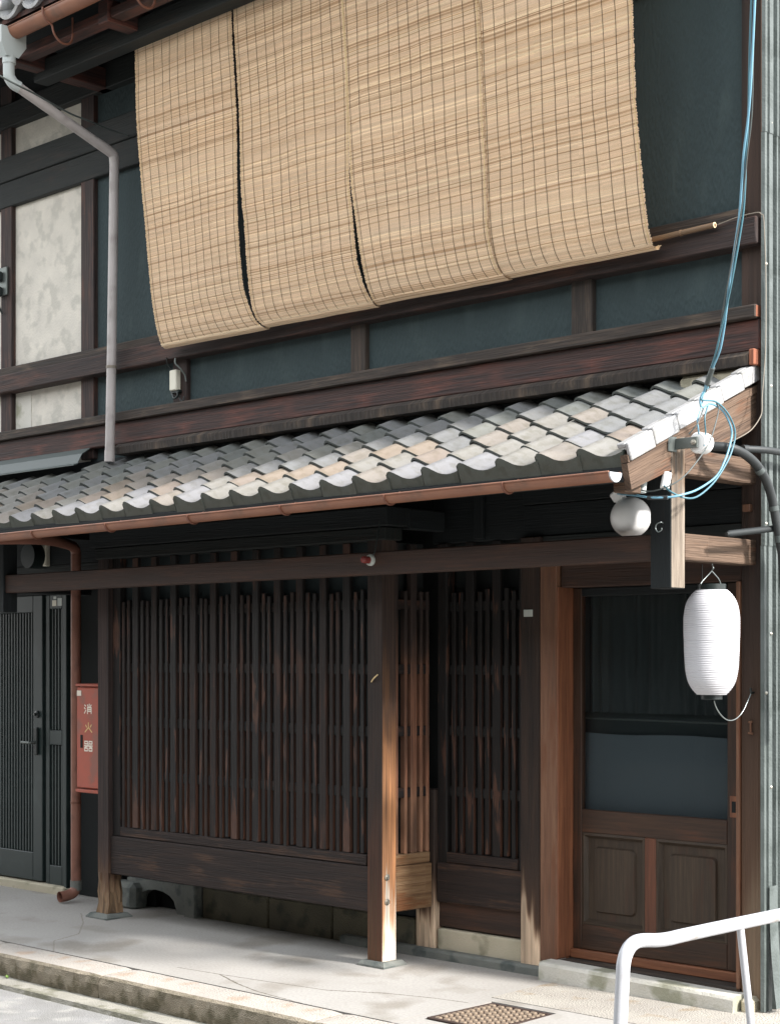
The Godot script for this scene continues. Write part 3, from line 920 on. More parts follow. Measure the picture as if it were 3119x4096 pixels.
func timbers_below(h: Node3D) -> void:
	put("header_beam", bx(V(-9.42, 1.932, 0.585), V(-4.312, 2.047, 0.658), 0.006, 0), M.header_wood, h)
	# hanging posts that carry the header, dark in front and weathered on the street-end side
	var a := Mb.new()
	var s := Mb.new()
	box(a, V(-4.312, 1.809, 0.567), V(-4.203, 2.47, 0.673), 0.004, 1, s, 0, 1.0)
	put("hanging_post", [a, s], [M.black_wood, M.grey_wood], h, "hanging post, weathered pale on its right face")
	put("hanging_post", bx(V(-9.47, 1.808, 0.567), V(-9.36, 2.42, 0.673), 0.004, 1), M.black_wood, h)
	for q in [[1.935, 2.050, "weathered_wood"], [2.306, 2.420, "weathered_wood"]]:
		put("cross_beam", bx(V(-4.300, q[0], -0.02), V(-4.205, q[1], 0.566), 0.005, 2), M[q[2]], h)
		put("cross_beam", bx(V(-9.465, q[0], -0.02), V(-9.365, q[1], 0.566), 0.005, 2), M.black_wood, h)
	# dark wall boards between the door head and the roof
	put("wall_board", bx(V(-5.60, 2.30, -0.06), V(-4.286, 2.72, -0.012), 0.003, 0), M.black_wood, h)
	put("wall_board", bx(V(-5.60, 2.135, -0.06), V(-4.286, 2.297, -0.020), 0.003, 0), M.black_wood, h)
	put("wall_board", bx(V(-5.60, 1.995, -0.06), V(-4.286, 2.132, -0.006), 0.003, 0), M.dark_wood, h)
	put("wall_board", bx(V(-6.25, 2.13, -0.09), V(-5.603, 2.72, -0.03), 0.003, 0), M.black_wood, h)
	put("wall_board", bx(V(-12.0, 2.16, -0.09), V(-8.72, 2.72, -0.03), 0.003, 0), M.black_wood, h)
	put("wall_board", bx(V(-8.717, 2.30, -0.09), V(-6.253, 2.72, -0.03), 0.003, 0), M.black_wood, h)
	for q in [[-5.93, 2.45], [-4.96, 2.45]]:
		put("stud", bx(V(q[0], 2.14, -0.03), V(q[0] + 0.06, 2.70, 0.0), 0.004, 1), M.black_wood, h)
	for y in [2.39, 2.18]:
		put("peg", bx(V(-4.262, y, -0.002), V(-4.222, y + 0.035, 0.028), 0.004, 1), M.tan_wood, h)
	# small vent hood on the wall above the entrance
	var vent := Mb.new()
	tube(vent, PackedVector3Array([V(-9.95, 2.22, -0.03), V(-9.95, 2.22, 0.10)]), 0.085, 20)
	put("vent_hood", vent, M.black_plastic, h)
	put("vent_plate", bx(V(-10.10, 2.15, -0.028), V(-9.86, 2.30, 0.012), 0.006), M.ivory, h)

func lattice(h: Node3D) -> void:
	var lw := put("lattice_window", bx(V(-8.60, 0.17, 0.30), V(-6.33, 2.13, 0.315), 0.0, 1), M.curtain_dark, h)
	# posts and plinth stones
	var p := Mb.new()
	var ps := Mb.new()
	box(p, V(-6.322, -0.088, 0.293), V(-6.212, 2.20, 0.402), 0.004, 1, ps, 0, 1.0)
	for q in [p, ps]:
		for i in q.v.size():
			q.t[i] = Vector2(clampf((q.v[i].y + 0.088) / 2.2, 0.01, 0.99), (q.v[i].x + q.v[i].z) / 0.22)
	put("lattice_post", [p, ps], [M.pillar_front, M.pillar_side_lit], h, "post worn, sunlit orange below a painted roof shadow and bleached white at the foot")
	rotted(h)
	put("plinth_stone", plinth(V(-6.265, -0.128, 0.348), 0.098, 0.088, 0.045), M.grey_stone, h)
	put("plinth_stone", plinth(V(-8.664, -0.130, 0.352), 0.110, 0.10, 0.047), M.grey_stone, h)
	for y in [0.357, 0.228]:
		var nb := Mb.new()
		lathe(nb, Vector3.ZERO, [V2(0.0175, 0.0), V2(0.0175, 0.004), V2(0.010, 0.006), V2(0.010, 0.013), V2(0.0, 0.014)], 12)
		nb.xform(Transform3D(Basis(Vector3(0, 0, 1), -PI / 2), V(-6.212, y, 0.365)))
		put("bolt", nb, M.bolt, h)
	# front panel: stiles, bottom board, rails, broad and thin slats
	for q in [[-8.606, -8.530], [-6.356, -6.324]]:
		put("stile", bx(V(q[0], 0.405, 0.315), V(q[1], 2.14, 0.368), 0.004, 1), M.lattice_wood, lw)
	put("bottom_board", bx(V(-8.607, 0.166, 0.31), V(-6.323, 0.403, 0.385), 0.006, 0), M.board_wood, lw)
	put("bottom_rail", bx(V(-8.529, 0.405, 0.315), V(-6.357, 0.464, 0.372), 0.005, 0), M.board_wood, lw)
	for y in [0.792, 1.119, 1.451, 1.797]:
		put("cross_rail", bx(V(-8.529, y - 0.028, 0.322), V(-6.357, y + 0.028, 0.357), 0.003, 0), M.rail_wood, lw)
	slats(lw, -8.3705, 0.1858, 11, -8.5563, 0.345, false)
	# box head above
	put("head_board", bx(V(-8.74, 2.20, 0.28), V(-6.13, 2.30, 0.45), 0.005, 0), M.black_wood, lw)
	put("head_board", bx(V(-8.72, 2.13, 0.29), V(-6.17, 2.197, 0.42), 0.005, 0), M.dark_wood, lw)
	# return panel on the right of the box, facing along the street
	var rt := put("lattice_return", bx(V(-6.31, 0.17, 0.0), V(-6.295, 2.13, 0.29), 0.0, 1), M.recess, h)
	put("bottom_board", bx(V(-6.285, 0.165, 0.012), V(-6.215, 0.405, 0.292), 0.006, 2), M.bleached_wood, rt)
	put("bottom_rail", bx(V(-6.285, 0.407, 0.020), V(-6.222, 0.466, 0.290), 0.005, 2), M.bleached_wood, rt)
	for y in [0.792, 1.119, 1.451, 1.797]:
		put("cross_rail", bx(V(-6.29, y - 0.026, 0.012), V(-6.232, y + 0.026, 0.292), 0.003, 2), M.lattice_wood_worn, rt)
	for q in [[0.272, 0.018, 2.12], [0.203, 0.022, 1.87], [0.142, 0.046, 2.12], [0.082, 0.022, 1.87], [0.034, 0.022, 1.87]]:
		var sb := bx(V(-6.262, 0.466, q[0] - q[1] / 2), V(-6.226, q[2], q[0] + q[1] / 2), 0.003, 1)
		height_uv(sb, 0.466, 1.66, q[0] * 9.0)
		put("slat", sb, M.return_slat_lit, rt)
	put("head_board", bx(V(-6.20, 2.19, 0.0), V(-6.13, 2.298, 0.279), 0.005, 2), M.black_wood, rt)
	# panel on the wall to the right of the box
	var rp := put("lattice_panel", bx(V(-6.20, 0.20, -0.12), V(-5.585, 2.13, -0.105), 0.0, 1), M.recess, h)
	put("stile", bx(V(-6.204, 0.19, -0.085), V(-6.138, 2.13, -0.018), 0.004, 1), M.lattice_wood, rp)
	put("stile", bx(V(-5.632, 0.19, -0.085), V(-5.592, 2.13, -0.018), 0.004, 1), M.lattice_wood, rp)
	put("bottom_board", bx(V(-6.196, 0.196, -0.09), V(-5.592, 0.407, 0.0), 0.006, 0), M.board_wood, rp)
	put("bottom_rail", bx(V(-6.137, 0.409, -0.085), V(-5.633, 0.465, -0.012), 0.005, 0), M.board_wood, rp)
	for y in [0.792, 1.119, 1.447, 1.788]:
		put("cross_rail", bx(V(-6.137, y - 0.026, -0.075), V(-5.633, y + 0.026, -0.041), 0.003, 0), M.rail_wood, rp)
	slats(rp, -5.978, 0.184, 2, -6.162, -0.052, true)
	# what stands under the panels: short post, board, pale stones
	var sp := Mb.new()
	post_box(sp, V(-6.345, -0.075, -0.07), V(-6.205, 0.80, 0.006), 2.2)
	put("post", sp, M.right_post, h, "short post bleached grey at the foot")
	put("skirting_board", bx(V(-6.203, 0.058, -0.09), V(-5.592, 0.196, -0.030), 0.004, 0), M.tan_wood, h).material_override = M.header_wood
	put("foundation_stone", bx(V(-6.195, -0.075, -0.12), V(-5.594, 0.050, -0.004), 0.008, 0), M.pale_stone, h)
	var x := -8.18
	for w in [0.62, 0.55, 0.66]:
		put("foundation_stone", bx(V(x, -0.13, -0.12), V(x + w - 0.006, 0.085, 0.0), 0.01, 0), M.stone, h)
		x += w
	put("sill_timber", bx(V(-8.72, 0.088, -0.12), V(-6.35, 0.22, -0.02), 0.006, 0), M.black_wood, h)
	# low concrete vent arch at the left
	var arch := Mb.new()
	var poly := [V2(-8.92, -0.11), V2(-8.92, 0.085), V2(-8.30, 0.085), V2(-8.30, -0.11), V2(-8.40, -0.11)]
	for i in 9:
		var a := PI * i / 8.0
		poly.append(V2(-8.62 + cos(a) * 0.20, -0.06 + sin(a) * 0.09))
	poly.append(V2(-8.84, -0.11))
	# prism on the z axis takes (x, y)
	prism(arch, poly, 2, -0.06, 0.02)
	put("vent_arch", arch, M.grey_stone, h)
	put("foundation_stone", bx(V(-8.30, -0.12, -0.1), V(-8.19, 0.10, 0.05), 0.008, 1), M.grey_stone, h)
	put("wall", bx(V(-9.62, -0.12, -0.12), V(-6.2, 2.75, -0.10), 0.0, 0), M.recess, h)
	# post between lattice panel and door
	var rp2 := Mb.new()
	post_box(rp2, V(-5.588, -0.080, -0.09), V(-5.462, 2.13, 0.022), 2.2)
	put("post", rp2, M.right_post, h, "post beside the door, bleached at the foot")
	put("name_plate", bx(V(-5.563, 1.722, 0.022), V(-5.505, 1.758, 0.027), 0.001), M.plate, h)
	# splinter of bark hanging on the big post
	put("splinter", tb([V(-6.290, 1.385, 0.402), V(-6.262, 1.402, 0.415), V(-6.235, 1.424, 0.410)], 0.004, 6, 3), M.edging, h)

func slats(parent: Node, first: float, step: float, count: int, thin_from: float, z: float, back: bool) -> void:
	var broad := []
	var thin := []
	for k in 4:
		var b := Mb.new()
		var bs := Mb.new()
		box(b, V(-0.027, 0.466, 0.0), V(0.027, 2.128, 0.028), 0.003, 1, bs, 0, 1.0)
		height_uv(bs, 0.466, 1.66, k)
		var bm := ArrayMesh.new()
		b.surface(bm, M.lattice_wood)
		bs.surface(bm, M.lattice_side_lit)
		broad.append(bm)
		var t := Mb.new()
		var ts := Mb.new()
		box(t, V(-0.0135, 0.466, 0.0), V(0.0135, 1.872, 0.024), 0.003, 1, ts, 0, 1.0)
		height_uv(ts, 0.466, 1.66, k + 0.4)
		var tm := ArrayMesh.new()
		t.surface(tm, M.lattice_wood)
		ts.surface(tm, M.lattice_side_lit)
		thin.append(tm)
	for k in count:
		var m: Material = M.lattice_wood if rng.randf() < 0.6 or back else M.lattice_wood_worn
		piece("slat", broad[rng.randi() % 4], null, parent, Transform3D(Basis.IDENTITY, V(first + k * step + rng.randf_range(-0.003, 0.003), 0, z))).set_surface_override_material(0, m)
	for k in count + 1:
		for o in [0.064, 0.117]:
			var m: Material = M.lattice_wood if rng.randf() < 0.55 or back else M.lattice_wood_worn
			piece("slat", thin[rng.randi() % 4], null, parent, Transform3D(Basis(Vector3(0, 0, 1), rng.randf_range(-0.0015, 0.0015)), V(thin_from + k * step + o + rng.randf_range(-0.003, 0.003), rng.randf_range(-0.012, 0.008), z + rng.randf_range(-0.003, 0.003)))).set_surface_override_material(0, m)

func height_uv(b: Mb, y0: float, height: float, shift: float) -> void:
	for i in b.v.size():
		b.t[i] = Vector2(clampf((b.v[i].y - y0) / height, 0.01, 0.99), b.v[i].z / 0.25 + shift * 0.23)

func plinth(at: Vector3, hx: float, hz: float, hgt: float) -> Mb:
	var b := Mb.new()
	var c := [V2(-1, 1), V2(1, 1), V2(1, -1), V2(-1, -1)]
	var lo := []
	var hi := []
	for q in c:
		lo.append(at + V(q.x * hx, 0, q.y * hz))
		hi.append(at + V(q.x * hx * 0.8, hgt, q.y * hz * 0.8))
	for i in 4:
		var j := (i + 1) % 4
		var mid0: Vector3 = lo[i] + V(0, hgt * 0.55, 0)
		var mid1: Vector3 = lo[j] + V(0, hgt * 0.55, 0)
		b.quad(lo[i], lo[j], mid1, mid0)
		b.quad(mid0, mid1, hi[j], hi[i])
	b.quad(hi[0], hi[1], hi[2], hi[3])
	return b

# the left lattice post, its right-hand foot rotted away and splayed
func rotted(h: Node3D) -> void:
	var b := Mb.new()
	var rows := [[-0.085, 0.062, 0.058], [-0.02, 0.060, 0.056], [0.05, 0.056, 0.054], [0.12, 0.0535, 0.0535], [0.17, 0.0535, 0.053], [0.60, 0.0535, 0.053], [2.2, 0.0535, 0.053]]
	var f := FastNoiseLite.new()
	f.seed = 8
	f.frequency = 9.0
	var ring := func(r: Array) -> Array:
		var out := []
		var n := 5
		for s in 4:
			for k in n:
				var t := float(k) / n * 2.0 - 1.0
				var q: Vector2 = [V2(t, 1), V2(1, -t), V2(-t, -1), V2(-1, t)][s]
				var p := V(-8.6615 + q.x * r[1], r[0], 0.347 + q.y * r[2])
				if r[0] < 0.16:
					p += V(f.get_noise_3d(p.x * 4, p.y * 1.2, p.z * 4), 0, f.get_noise_3d(p.z * 4, p.y * 1.2, p.x * 4)) * 0.018
					if s == 1:
						p.x -= 0.014 * clampf(f.get_noise_2d(p.z * 9.0, 3.0) * 2.0, 0, 1)
				out.append(p)
		return out
	for i in rows.size() - 1:
		var a: Array = ring.call(rows[i])
		var c: Array = ring.call(rows[i + 1])
		for k in a.size():
			var j := (k + 1) % a.size()
			var uv := func(p: Vector3) -> Vector2: return Vector2(clampf((p.y + 0.085) / 1.4, 0.01, 0.99), (p.x + p.z) / 0.22)
			b.quad(a[k], a[j], c[j], c[k], uv.call(a[k]), uv.call(a[j]), uv.call(c[j]), uv.call(c[k]))
	put("lattice_post", b, M.rotted_post, h, "lattice post with a rotted pale foot")

func door(h: Node3D) -> void:
	# casing and jamb
	put("door_casing", bx(V(-5.460, -0.03, -0.06), V(-5.352, 1.99, 0.022), 0.005, 1), M.tan_wood, h)
	put("door_jamb", bx(V(-5.420, -0.02, -0.16), V(-5.350, 1.87, -0.061), 0.004, 1), M.orange_wood, h)
	var jm := Mb.new()
	box(jm, V(-5.351, -0.005, -0.115), V(-5.343, 1.868, 0.020), 0.002, 1)
	put("door_jamb", jm, M.orange_wood, h)
	put("door_lintel", bx(V(-5.345, 1.866, -0.10), V(-4.286, 1.992, -0.004), 0.004, 0), M.header_wood, h)
	put("door_casing", bx(V(-4.306, -0.03, -0.10), V(-4.286, 1.864, 0.012), 0.004, 1), M.tan_wood, h)
	var sill := put("door_sill", bx(V(-5.345, -0.045, -0.16), V(-4.286, -0.012, 0.012), 0.004, 0), M.ledge_wood, h)
	put("track", bx(V(-5.342, -0.011, -0.155), V(-4.307, 0.034, -0.075), 0.004, 0), M.orange_wood, sill)
	# the sliding door leaf
	var z0 := -0.135
	var z1 := -0.10
	var d := put("sliding_door", bx(V(-5.342, 0.036, z0), V(-5.288, 1.864, z1), 0.003, 1), M.door_wood, h)
	put("stile", bx(V(-4.424, 0.036, z0), V(-4.307, 1.864, z1), 0.003, 1), M.door_wood, d)
	put("rail", bx(V(-5.287, 1.822, z0), V(-4.425, 1.864, z1), 0.003, 0), M.black_wood, d)
	put("rail", bx(V(-5.287, 0.628, z0), V(-4.425, 0.744, z1), 0.003, 0), M.door_wood, d)
	put("rail", bx(V(-5.287, 0.036, z0), V(-4.425, 0.160, z1), 0.003, 0), M.door_wood, d)
	put("muntin", bx(V(-4.898, 0.161, z0), V(-4.832, 0.627, z1), 0.003, 1), M.muntin_wood, d)
	for q in [[-5.287, -4.899], [-4.831, -4.425]]:
		var dp := put("door_panel", bx(V(q[0], 0.161, z0 + 0.004), V(q[1], 0.627, z1 - 0.024), 0.0, 1), M.panel_wood, d)
		# moulding round the panel and the raised field
		put("panel_moulding", frame(q[0], q[1], 0.161, 0.627, 0.028, z1 - 0.024, z1 - 0.003), M.panel_wood, dp)
		put("panel_field", raised(q[0] + 0.065, q[1] - 0.065, 0.226, 0.560, z1 - 0.024, z1 - 0.012), M.panel_wood, dp)
	put("pane", bx(V(-5.287, 0.745, z0 + 0.014), V(-4.425, 1.821, z0 + 0.018), 0.0, 1), M.glass, d)
	put("handle_plate", bx(V(-4.408, 0.76, z1 - 0.002), V(-4.362, 0.86, z1 + 0.003), 0.001, 1), M.orange_wood, d)
	put("finger_pull", bx(V(-4.397, 0.782, z1 + 0.003), V(-4.375, 0.835, z1 + 0.004), 0.0, 1), M.recess, d)
	# curtains behind the glass: dark pleats above, a pale cloth below
	var cu := Mb.new()
	pleat(cu, -5.34, -4.30, 1.235, 1.88, -0.175, 26.0, 0.012)
	put("curtain", cu, M.curtain_dark, h)
	put("curtain", bx(V(-5.34, 0.68, -0.215), V(-4.30, 1.88, -0.205), 0.0), M.curtain_dark, h)
	put("curtain_rod", tb([V(-5.34, 1.205, -0.165), V(-4.30, 1.195, -0.165)], 0.004, 8), M.dark_metal, h)
	var cl := Mb.new()
	pleat(cl, -5.34, -4.30, 0.70, 1.128, -0.170, 5.0, 0.004)
	put("curtain", cl, M.curtain_pale, h, "pale lower curtain behind the door glass")

func pleat(b: Mb, x0: float, x1: float, y0: float, y1: float, z: float, waves: float, amp: float) -> void:
	var n := int(waves) * 8
	for i in n:
		var f := func(k: int) -> Vector3:
			var t := float(k) / n
			return V(lerpf(x0, x1, t), 0, z + amp * sin(t * waves * TAU / 1.7 + sin(t * 9.0) * 2.0) * (0.6 + 0.4 * sin(t * 21.0)))
		var a: Vector3 = f.call(i)
		var c: Vector3 = f.call(i + 1)
		var dip0 := 0.004 * sin(a.x * 9.0)
		var dip1 := 0.004 * sin(c.x * 9.0)
		b.quad(a + V(0, y0, 0), c + V(0, y0, 0), c + V(0, y1 + dip1, 0), a + V(0, y1 + dip0, 0))

func frame(x0: float, x1: float, y0: float, y1: float, w: float, za: float, zb: float) -> Mb:
	var b := Mb.new()
	var o := [V(x0, y0, zb), V(x1, y0, zb), V(x1, y1, zb), V(x0, y1, zb)]
	var i := [V(x0 + w, y0 + w, za), V(x1 - w, y0 + w, za), V(x1 - w, y1 - w, za), V(x0 + w, y1 - w, za)]
	var m := [V(x0 + w * 0.45, y0 + w * 0.45, zb + 0.003), V(x1 - w * 0.45, y0 + w * 0.45, zb + 0.003), V(x1 - w * 0.45, y1 - w * 0.45, zb + 0.003), V(x0 + w * 0.45, y1 - w * 0.45, zb + 0.003)]
	for k in 4:
		var j := (k + 1) % 4
		b.quad(o[k], o[j], m[j], m[k], V2(0.1, 0.1), V2(0.4, 0.1), V2(0.4, 0.13), V2(0.1, 0.13))
		b.quad(m[k], m[j], i[j], i[k], V2(0.1, 0.13), V2(0.4, 0.13), V2(0.4, 0.16), V2(0.1, 0.16))
	return b

func raised(x0: float, x1: float, y0: float, y1: float, za: float, zb: float) -> Mb:
	var b := Mb.new()
	var ro := []
	var ri := []
	for k in 4:
		var cx: float = [x1 - 0.03, x0 + 0.03, x0 + 0.03, x1 - 0.03][k]
		var cy: float = [y1 - 0.03, y1 - 0.03, y0 + 0.03, y0 + 0.03][k]
		for s in 5:
			var a := PI / 2.0 * (k + s / 4.0)
			ro.append(V(cx + cos(a) * 0.03, cy + sin(a) * 0.03, za))
			ri.append(V(cx + cos(a) * 0.022, cy + sin(a) * 0.022, zb))
	var mid := V((x0 + x1) / 2, (y0 + y1) / 2, zb)
	var uv := func(p: Vector3) -> Vector2: return Vector2(p.y / 1.6, p.x / 0.4)
	for k in ro.size():
		var j := (k + 1) % ro.size()
		b.quad(ro[k], ro[j], ri[j], ri[k], uv.call(ro[k]), uv.call(ro[j]), uv.call(ri[j]), uv.call(ri[k]))
		var o := V(0, 0, 1)
		b.tri(mid, ri[k], ri[j], o, o, o, uv.call(mid), uv.call(ri[k]), uv.call(ri[j]))
	return b

func side_entrance(h: Node3D) -> void:
	# dark metal grid door at the left with its side light
	var z := 0.0
	var d := put("entrance_door", bx(V(-10.033, -0.04, -0.05), V(-9.920, 1.95, z), 0.004, 1), M.door_metal, h)
	put("rail", bx(V(-11.2, 1.833, -0.05), V(-10.034, 1.95, z), 0.004, 0), M.door_metal, d)
	put("rail", bx(V(-11.2, -0.04, -0.05), V(-10.034, 0.155, z), 0.004, 0), M.door_metal, d)
	put("backing", bx(V(-11.2, 0.156, -0.05), V(-10.034, 1.832, -0.042), 0.0, 1), M.recess, d)
	var mesh := ArrayMesh.new()
	var sb := Mb.new()
	box(sb, V(-0.009, 0.157, -0.03), V(0.009, 1.831, -0.006), 0.002, 1)
	sb.surface(mesh, M.door_metal)
	for k in 24:
		piece("slat", mesh, null, d, Transform3D(Basis.IDENTITY, V(-10.06 - k * 0.0355, 0, 0)))
	put("door_lock", bx(V(-9.998, 0.84, z), V(-9.958, 1.03, z + 0.02), 0.005, 1), M.black_plastic, d)
	put("door_handle", tb([V(-9.978, 0.925, z + 0.02), V(-9.978, 0.925, z + 0.055), V(-9.99, 0.925, z + 0.06), V(-10.085, 0.925, z + 0.058)], 0.010, 8), M.dark_metal, d).material_override = M.bracket
	var kb := Mb.new()
	lathe(kb, Vector3.ZERO, [V2(0.026, 0.0), V2(0.024, 0.012), V2(0.012, 0.016), V2(0.012, 0.03), V2(0.0, 0.031)], 14)
	kb.xform(Transform3D(Basis(Vector3(1, 0, 0), PI / 2), V(-9.975, 1.122, z)))
	put("door_knob", kb, M.black_plastic, d)
	var s := put("side_light", bx(V(-9.895, -0.055, -0.06), V(-9.850, 1.95, -0.012), 0.004, 1), M.door_metal, h)
	put("stile", bx(V(-9.700, -0.055, -0.06), V(-9.640, 1.95, -0.012), 0.004, 1), M.door_metal, s)
	for q in [[-0.055, 0.082], [0.914, 1.017], [1.853, 1.95]]:
		put("rail", bx(V(-9.849, q[0], -0.06), V(-9.701, q[1], -0.012), 0.004, 0), M.door_metal, s)
	put("backing", bx(V(-9.849, 0.08, -0.07), V(-9.701, 1.86, -0.055), 0.0, 1), M.recess, s)
	for q in [[0.083, 0.913], [1.018, 1.852]]:
		var m2 := ArrayMesh.new()
		var b2 := Mb.new()
		box(b2, V(-0.009, q[0], -0.045), V(0.009, q[1], -0.022), 0.002, 1)
		b2.surface(m2, M.door_metal)
		for k in 4:
			piece("slat", m2, null, s, Transform3D(Basis.IDENTITY, V(-9.829 + k * 0.0365, 0, 0)))
	put("jamb", bx(V(-9.639, -0.06, -0.08), V(-9.612, 1.95, 0.015), 0.003, 1), M.door_metal, s)
	put("hinge", bx(V(-9.668, 0.30, -0.012), V(-9.644, 0.42, 0.004), 0.003, 1), M.black_plastic, s)
	put("hinge", bx(V(-9.668, 1.55, -0.012), V(-9.644, 1.72, 0.004), 0.003, 1), M.black_plastic, s)
	put("sticker", bx(V(-9.815, 1.872, -0.012), V(-9.765, 1.912, -0.0105), 0.0), M.ivory, s)
	put("sticker", bx(V(-9.752, 1.872, -0.012), V(-9.700, 1.925, -0.0105), 0.0), M.plate, s)
	put("sticker", bx(V(-9.800, 1.920, -0.012), V(-9.765, 1.938, -0.0105), 0.0), M.plate, s)
	put("door_head", bx(V(-11.2, 1.952, -0.09), V(-9.612, 2.05, 0.004), 0.004, 0), M.black_wood, h)
	put("wall_board", bx(V(-11.2, 2.052, -0.09), V(-8.72, 2.158, -0.03), 0.004, 0), M.dark_wood, h)
	put("door_threshold", bx(V(-11.4, -0.14, -0.10), V(-9.61, -0.05, 0.04), 0.008, 0), M.pale_stone, h)
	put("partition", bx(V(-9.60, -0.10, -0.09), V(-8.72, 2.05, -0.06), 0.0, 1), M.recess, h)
	# things in the gap beside the lattice: dark boards and grey stones
	put("board", bx(V(-9.10, 0.30, -0.05), V(-8.75, 0.42, 0.02), 0.004, 0), M.black_wood, h)
	put("board", bx(V(-9.12, 0.14, -0.05), V(-8.76, 0.28, 0.03), 0.004, 0), M.black_wood, h)
	put("foundation_stone", bx(V(-9.18, -0.12, -0.04), V(-9.04, 0.13, 0.06), 0.015, 1), M.grey_stone, h)
	put("foundation_stone", bx(V(-9.02, -0.12, -0.04), V(-8.76, 0.06, 0.10), 0.03, 0), M.grey_stone, h)

# the row across the lane, behind the viewer: unseen, added to block low sky and darken the door glass
func far_side_blocker() -> void:
	var z := 8.3
	var t := thing("townhouse", "plain brown timber townhouse with dark windows, added unseen across the lane to block low sky", "house", V(-5.0, -0.28, z + 2.0))
	put("wall", bx(V(-26.0, -0.28, z), V(16.0, 5.2, z + 6.0), 0.0, 0), M.far_wall, t)
	var roof := Mb.new()
	prism(roof, [V2(5.0, z - 0.9), V2(5.12, z - 0.9), V2(7.0, z + 3.0), V2(5.0, z + 6.9)], 0, -26.2, 16.2)
	put("roof", roof, M.grey_stone, t)
	var eave := Mb.new()
	prism(eave, [V2(2.35, z - 0.9), V2(2.42, z - 0.9), V2(2.85, z + 0.001), V2(2.70, z + 0.001)], 0, -26.0, 16.0)
	put("lower_roof", eave, M.grey_stone, t)
	var x := -24.0
	while x < 14.0:
		put("window", bx(V(x, 3.3, z - 0.03), V(x + 1.7, 4.6, z - 0.001), 0.004), M.recess, t)
		put("lattice", bx(V(x - 0.2, 0.4, z - 0.05), V(x + 2.2, 2.0, z - 0.001), 0.004), M.black_wood, t)
		x += 3.2

# ------------------------------------------------------------------ loose things
func build_things() -> void:
	blinds()
	gutters()
	lantern()
	globe()
	cables()
	small_things()
	handrail()
	grate()
	step_stone()

const PROF_Y := [3.46, 3.50, 3.54, 3.65, 3.75, 4.1, 4.6, 5.27, 5.5]
const PROF_Z := [0.163, 0.186, 0.202, 0.229, 0.247, 0.295, 0.336, 0.373, 0.38]

func table(xs: Array, ys: Array, x: float) -> float:
	if x <= xs[0]:
		return ys[0]
	for i in xs.size() - 1:
		if x <= xs[i + 1]:
			return lerpf(ys[i], ys[i + 1], (x - xs[i]) / (xs[i + 1] - xs[i]))
	return ys[-1]

func blinds() -> void:
	var ky := [3.44, 3.455, 3.49, 3.57, 3.68, 4.03, 4.26, 4.67, 4.80, 5.27]
	var e1r := [-7.410, -7.420, -7.459, -7.487, -7.512, -7.492, -7.479, -7.466, -7.467, -7.454]
	var e2l := [-7.405, -7.418, -7.454, -7.470, -7.466, -7.440, -7.446, -7.441, -7.442, -7.437]
	var e2r := [-6.508, -6.518, -6.526, -6.548, -6.566, -6.566, -6.552, -6.535, -6.535, -6.530]
	var e3l := [-6.506, -6.516, -6.522, -6.527, -6.535, -6.552, -6.552, -6.552, -6.552, -6.548]
	var e3r := [-5.566, -5.572, -5.600, -5.618, -5.624, -5.592, -5.589, -5.589, -5.590, -5.590]
	var e4l := [-5.600, -5.610, -5.630, -5.640, -5.640, -5.610, -5.604, -5.604, -5.604, -5.604]
	var flat := func(x: float) -> Array: return [x, x, x, x, x, x, x, x, x, x]
	var labels := ["leftmost tan bamboo blind, beside the dark slit and the grey downpipe", "tan bamboo blind between the long dark slit and the shorter slit", "tan bamboo blind right of the short dark slit, its lower right corner curling", "rightmost tan bamboo blind, ending against the bare teal wall"]
	var lefts := [flat.call(-8.373), e2l, e3l, e4l]
	var rights := [e1r, e2r, e3r, flat.call(-4.661)]
	for k in 4:
		blind(k, labels[k], ky, lefts[k], rights[k], [0.0, 0.0, 0.0, -0.006][k])

# each blind hangs a little lower towards its right-hand corner
func sag(x: float, xl: float, xr: float, y: float) -> float:
	return 0.010 * (x - xl) / (xr - xl) * clampf((4.0 - y) / 0.5, 0.0, 1.0)

